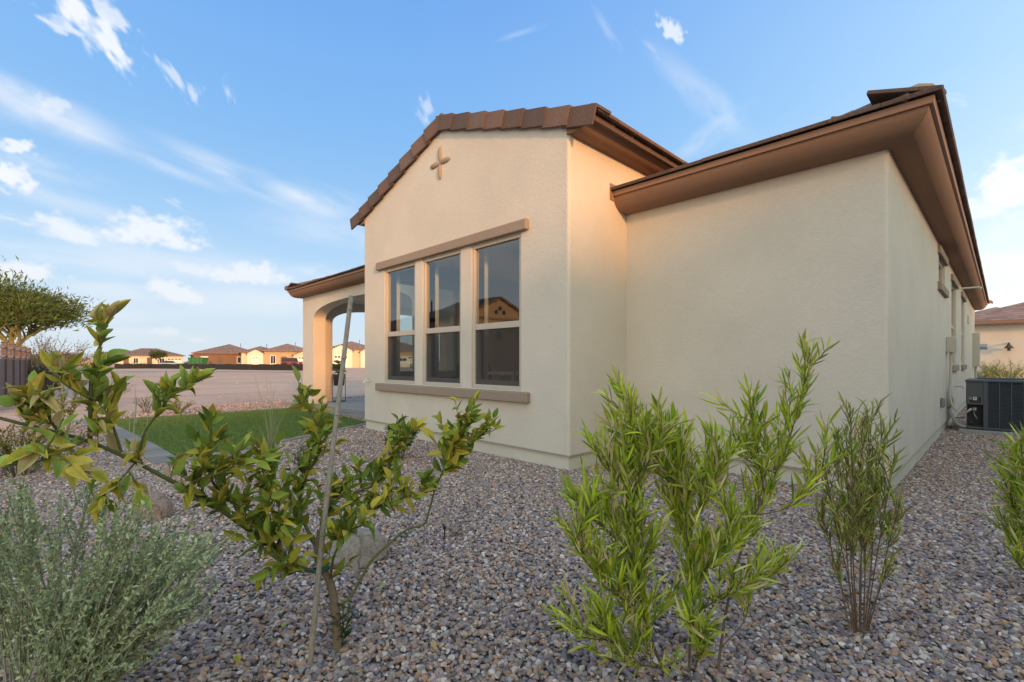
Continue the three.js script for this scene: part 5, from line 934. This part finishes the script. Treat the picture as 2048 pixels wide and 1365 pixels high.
const paleBark = std(.30, .29, .12, .85, { map: barkTone }), farTones = [[.07, .095, .035], [.10, .12, .045], [.055, .08, .03]];
bigTree('palo_verde_tree', 'large feathery green tree with pale limbs behind the brown fence', at(30, 725, 30).setY(0), { seed: 51, trunk: 2.2, rad: .2, split: 7, levels: 4, per: 44, leaf: .36, fuzz: .62, ratio: .2, wide: 1.05, up: .16, straight: .85, keep: [.66, 1.0], tones: [[.10, .135, .034], [.135, .165, .045], [.07, .105, .03]], bark: paleBark });
bigTree('desert_tree', 'dark round tree left of the far pale house', at(212, 725, 110).setY(0), { seed: 52, trunk: 1.5, rad: .16, split: 5, levels: 3, per: 26, leaf: .5, fuzz: .5, tones: farTones, bark: M.bark, wide: 1.3 });
bigTree('desert_tree', 'round green tree standing before the far pale house', at(316, 725, 118).setY(0), { seed: 53, trunk: 1.7, rad: .15, split: 5, levels: 3, per: 24, leaf: .5, fuzz: .45, tones: farTones, bark: M.bark, wide: 1.1 });
bigTree('desert_tree', 'broad olive tree on the skyline behind the citrus shoot', at(135, 725, 92).setY(0), { seed: 54, trunk: 1.2, rad: .16, split: 5, levels: 3, per: 22, leaf: .5, fuzz: .5, tones: [[.13, .12, .06], [.1, .11, .05], [.17, .14, .07]], bark: M.bark, wide: 1.5 });
bigTree('desert_tree', 'thin brownish tree past the roadside bushes', at(95, 725, 60).setY(0), { seed: 55, trunk: .9, rad: .1, split: 5, levels: 3, per: 16, leaf: .34, fuzz: .35, tones: [[.17, .14, .08], [.13, .13, .06], [.2, .16, .1]], bark: M.bark, wide: 1.4 });
{ // low far scrub and a boundary wall on the skyline
  const r = rng(71), items = [];
  for (let k = 0; k < 2600; k++) { const u = rr(-500, 2600, r), d = rr(150, 420, r), p = at(u, 725, d).setY(0); p.y = rr(0, 1, r) * rr(.5, 2.4, r) * (u > 360 && u < 400 ? .5 : 1); items.push({ m: posed(p, rv(r).add(V(0, .6, 0)), rv(r), rr(1.0, 2.4, r)), c: tone([[.13, .11, .07], [.10, .105, .05], [.18, .14, .1]], r) }); }
  const g = foliage('far_scrub', leafGeo(1, .8, { rows: 2 }), items, tinted, scene); g.userData.label = 'distant desert scrub along the skyline'; g.userData.category = 'scrub';
  const a = at(95, 725, 128).setY(0), b = at(250, 725, 150).setY(0), d = b.clone().sub(a), w = thing('boundary_wall', 'long low tan block wall beyond the far road', 'wall', a.x, 0, a.z); w.rotation.y = Math.atan2(-d.z, d.x);
  mesh('wall', box(0, d.length(), -.2, 1.7, -.1, .1), WALL.tan, w); mesh('coping', box(0, d.length(), 1.7, 1.8, -.14, .14), WALL.pale, w);
  for (let k = 0; k < 11; k++) { const u = [150, 168, 185, 255, 262, 272, 285, 360, 372, 430, 480][k], p = onGround(u, 733.5 + (k % 3)), s = [1, .8, 1.1][k % 3]; clump('road_shrub', 'small round green shrub planted along the far road', p, { seed: 100 + k, stems: 12, h: .9 * s, spread: .8 * s, leaf: .3, per: 9, side: 3, tones: farTones, stemR: .02, group: 'shrubs along the far road' }); }
}

// ------------------------------------------------------------------ boulders, gravel, fallen leaves
const rockTone = tex(256, (u, v) => { const q = .85 + .4 * (fbm(u * 6, v * 6, 5, 401, 6) - .5) + .45 * (fbm(u * 60, v * 60, 2, 405, 60) - .5); return [toS(q), toS(q * .96), toS(q * .92)]; }, { size: .5 });
const rockBump = tex(256, grey((u, v) => fbm(u * 20, v * 20, 5, 411, 20)), { srgb: false, size: .35 });
function rock(seed, sx, sy, sz) {
  let g = mergeVertices((() => { const q = new THREE.IcosahedronGeometry(1, 12); q.deleteAttribute('uv'); q.deleteAttribute('normal'); return q; })(), 1e-4); const p = g.attributes.position, r = rng(seed), cuts = Array.from({ length: 9 }, () => [rv(r).normalize(), rr(.5, .8, r)]);
  for (let i = 0; i < p.count; i++) { const v = V(p.getX(i), p.getY(i), p.getZ(i)); for (const [n, d] of cuts) { const k = v.dot(n) - d; if (k > 0) v.addScaledVector(n, -k * .97); } v.multiplyScalar(1 + .10 * (fbm(v.x * 2.4 + 9, v.y * 2.4 + v.z * 2.1, 4, seed) - .5)); p.setXYZ(i, v.x * sx, v.y * sy, v.z * sz); }
  g.computeVertexNormals(); return boxUV(g);
}
M.rock = std(.40, .325, .275, .95, { map: rockTone, bumpMap: rockBump, bumpScale: .012 });
{
  const a = single('boulder', rock(8, .14, .13, .11), std(.36, .27, .22, .95, { map: rockTone, bumpMap: rockBump, bumpScale: .014 }), 'small reddish boulder with a shadowed split face under the long citrus branch', 'boulder'); a.position.copy(at(300, 1000, 3.2)).setY(.05); a.rotation.y = .6;
  const b = single('boulder', rock(15, .19, .13, .16), M.rock, 'pale speckled granite boulder behind the citrus trunk', 'boulder'); b.position.copy(onGround(712, 1125)).setY(.035); b.rotation.y = 2.1;
}
{
  const r = rng(5), geos = [3, 17, 29, 37].map((s) => { let g = mergeVertices((() => { const q = new THREE.IcosahedronGeometry(1, 2); q.deleteAttribute('uv'); q.deleteAttribute('normal'); return q; })(), 1e-4); const p = g.attributes.position, q = rng(s), cuts = Array.from({ length: 8 }, () => [rv(q).normalize(), rr(.45, .75, q)]); for (let i = 0; i < p.count; i++) { const v = V(p.getX(i), p.getY(i), p.getZ(i)); for (const [n, d] of cuts) { const k = v.dot(n) - d; if (k > 0) v.addScaledVector(n, -k * .97); } p.setXYZ(i, v.x, v.y, v.z); } return toCreasedNormals((g.computeVertexNormals(), g), .34); });
  const lists = geos.map(() => []), blocked = (x, z) => (x > GX0 && x < GX1 && z < GZ - .03) || (x > GX0 && x < WX - .01 && z < WZ - .03) || (x < -7 && z < -4.38 && x > -12.55) || inside(x, z, turfPts) || (x > -.46 && z < -9.7 && z > -10.9);
  const edgeIn = (x, z) => inside(x, z, gravelEdge);
  const tones = [[.27, .23, .24], [.34, .31, .32], [.19, .17, .185], [.46, .36, .27], [.34, .22, .15], [.54, .50, .47], [.23, .205, .26], [.42, .31, .23], [.135, .125, .135], [.29, .28, .29], [.25, .18, .15], [.64, .60, .56], [.46, .34, .24], [.40, .24, .14], [.30, .24, .28], [.26, .27, .25], [.52, .44, .38]];
  const strew = (x0, x1, z0, z1, per, sc, ok) => {
    const n = Math.round((x1 - x0) * (z1 - z0) * per);
    for (let i = 0; i < n; i++) { const x = rr(x0, x1, r), z = rr(z0, z1, r); if (!ok(x, z) || blocked(x, z) || !edgeIn(x, z)) continue; lists[i % geos.length].push([x, z, sc]); }
  };
  const depth = (x, z) => x * FX + z * FZ, across = (x, z) => x * RX + z * RZ;
  strew(-7, 3, -10, 2.2, 5900, 1, (x, z) => { const d = depth(x, z); return d > .55 && d < 5.2 && Math.abs(across(x, z)) < d * 1.25 + .5; });
  strew(-11, 2.2, -12, 2.2, 2600, 1.25, (x, z) => { const d = depth(x, z); return d >= 5.2 && d < 9 && Math.abs(across(x, z)) < d * 1.2 + .5; });
  strew(-14, 1.4, -21, 2.2, 900, 1.7, (x, z) => { const d = depth(x, z); return d >= 9 && d < 17 && Math.abs(across(x, z)) < d * 1.15; });
  const g = new THREE.Group(); g.name = 'gravel'; g.userData = { kind: 'stuff', label: 'grey and tan crushed landscape gravel', category: 'gravel' }; scene.add(g);
  const m = new THREE.Matrix4(), q = new THREE.Quaternion(), c = new THREE.Color(), mat = std(1, 1, 1, .85, { bumpMap: rockBump, bumpScale: .002 });
  lists.forEach((list, k) => {
    const im = new THREE.InstancedMesh(geos[k], mat, list.length); im.name = 'pebbles'; im.castShadow = im.receiveShadow = true; im.userData.kind = 'stuff';
    list.forEach(([x, z, sc], i) => { const s = sc * .0099 * Math.exp(rr(-.42, .42, r)), fl = rr(.5, .85, r); q.setFromEuler(new THREE.Euler(rr(-.5, .5, r), r() * 6.3, rr(-.5, .5, r))); im.setMatrixAt(i, m.compose(V(x, rr(-.002, .012, r), z), q, V(s * rr(.85, 1.35, r), s * fl, s))); const t = tone(tones, r, .2), k = [.325, .28, .275]; im.setColorAt(i, c.setRGB(mix(t[0], k[0], .14) * 1.08, mix(t[1], k[1], .14) * .94, mix(t[2], k[2], .14) * .86)); });
    g.add(im);
  });
  [[563, 1256, 'green leaf fallen on the gravel left of the citrus trunk', 4], [772, 1168, 'green leaf fallen on the gravel beside the pale granite boulder', 4], [864, 1283, 'dry tan leaf lying on the gravel between the citrus tree and the tall bush', 5], [470, 1312, 'yellow leaf fallen on the gravel by the stake foot', 1], [335, 1320, 'dry curled leaf on the gravel beside the sage bush', 5], [610, 1290, 'brown leaf fallen right beside the stake foot', 5]].forEach(([u, v, label, k]) => { const f = single('fallen_leaf', leafGeo(.045, .02, { fold: .25, curl: .2 }), citrusMats[k], label, 'leaf'); f.position.copy(onGround(u, v, .024)); f.rotation.set(-1.45, 0, rr(0, 6, r)); });
}

{ // clods and small stones strewn over the sand lot
  const r = rng(19), g = new THREE.DodecahedronGeometry(1, 0), n = 1000, im = new THREE.InstancedMesh(g, std(1, 1, 1, .95), n), m = new THREE.Matrix4(), q = new THREE.Quaternion(), c = new THREE.Color();
  for (let i = 0; i < n; i++) { const d = 13 + 62 * r() * r(), u = rr(40, 800, r), p = at(u, 725, d).setY(-.012); if (inside(p.x, p.z, gravelEdge)) p.x -= 6; const s = rr(.006, .02, r) * (r() < .03 ? 2.2 : 1); q.setFromEuler(new THREE.Euler(r() * 6, r() * 6, r() * 6)); im.setMatrixAt(i, m.compose(p, q, V(s * rr(.8, 1.5, r), s * .6, s))); const t = tone([[.5, .34, .25], [.42, .29, .22], [.56, .4, .31], [.33, .25, .2]], r); im.setColorAt(i, c.setRGB(...t)); }
  im.name = 'sand_clods'; im.userData = { kind: 'stuff', label: 'scattered clods and stones on the sand lot', category: 'stones' }; im.castShadow = im.receiveShadow = true; scene.add(im);
}

// ------------------------------------------------------------------ patio plant and furniture seen through the window
{
  const p = V(-11.55, .05, -5.2), s = thing('plant_stand', 'black pot on a thin legged stand under the porch arch', 'planter', p.x, p.y, p.z), r = rng(81);
  mesh('pot', new THREE.LatheGeometry([[0, .42], [.125, .42], [.14, .68], [.15, .70], [.135, .70], [.125, .66], [0, .66]].map(([a, b]) => new THREE.Vector2(a, b)), 28), M.black, s);
  mesh('stand_ring', [flat(new THREE.TorusGeometry(.15, .009, 8, 30).rotateX(Math.PI / 2)).translate(0, .60, 0), flat(new THREE.TorusGeometry(.15, .008, 8, 30).rotateX(Math.PI / 2)).translate(0, .03, 0)], M.black, s);
  for (let k = 0; k < 4; k++) { const a = k * Math.PI / 2 + .5; mesh('leg', rod(V(Math.cos(a) * .15, 0, Math.sin(a) * .15), V(Math.cos(a) * .15, .72, Math.sin(a) * .15), .008, 6), M.black, s); }
  const f = thing('fiddle_leaf_plant', 'large leaved dark green plant growing from the black pot', 'plant', p.x, p.y + .66, p.z), big = leafGeo(1, .75, { fold: .2, curl: .3, rows: 6, base: .7 }), mats = [plainLeaf(.05, .12, .02, .3, .4), plainLeaf(.08, .16, .03, .3, .4), plainLeaf(.12, .2, .035, .35, .4)];
  mesh('stem', [limb([V(0, -.02, 0), V(.01, .18, 0), V(-.01, .36, .01)], .008, .005, 6), limb([V(0, .06, 0), V(.06, .2, .04)], .006, .004, 6)].map(flat), M.twigBrown, f);
  for (let k = 0; k < 17; k++) { const a = k * 2.4, m = mesh('leaf', big, pick(mats, r), f); m.position.set(rr(-.02, .05, r), .05 + .3 * (k / 17), rr(-.02, .03, r)); m.quaternion.setFromRotationMatrix(frame(V(Math.cos(a), rr(.1, .8, r), Math.sin(a)), V(0, 1, 0).addScaledVector(rv(r), .3))); m.scale.setScalar(rr(.13, .2, r)); }
  const c = thing('armchair', 'dark rounded armchair inside the room behind the left pane', 'chair', -6.15, .18, -4.75), fab = std(.05, .042, .04, .95);
  mesh('seat', rbox(-.36, .36, .2, .45, -.36, .36, .08, 4), fab, c); mesh('backrest', rbox(-.4, .4, .3, .86, -.42, -.24, .08, 4), fab, c); for (const x of [-1, 1]) mesh('armrest', rbox(x * .4 - .07, x * .4 + .07, .2, .62, -.38, .34, .06, 4), fab, c); for (const x of [-.3, .3]) for (const z of [-.3, .3]) mesh('leg', rod(V(x, 0, z), V(x, .2, z), .02, 8), M.black, c);
  const e = thing('work_easel', 'pale framed board leaning in the room behind the right pane', 'easel', -4.3, .18, -4.9); mesh('board', box(-.28, .28, .6, 1.25, -.015, .015), M.plaster, e); for (const x of [-.3, .3]) mesh('leg', rod(V(x, 0, .1), V(x * .4, 1.4, -.05), .018, 6), M.door, e); mesh('leg', rod(V(0, 0, -.4), V(0, 1.35, -.05), .018, 6), M.door, e);
  const tb = thing('side_table', 'white side table inside the room behind the right pane', 'table', -4.75, .18, -4.5); mesh('top', rbox(-.4, .4, .7, .74, -.25, .25, .01, 1), M.white, tb); for (const x of [-.36, .36]) for (const z of [-.2, .2]) mesh('leg', box(x - .02, x + .02, 0, .7, z - .02, z + .02), M.white, tb);
}
renderer.render(scene, camera);
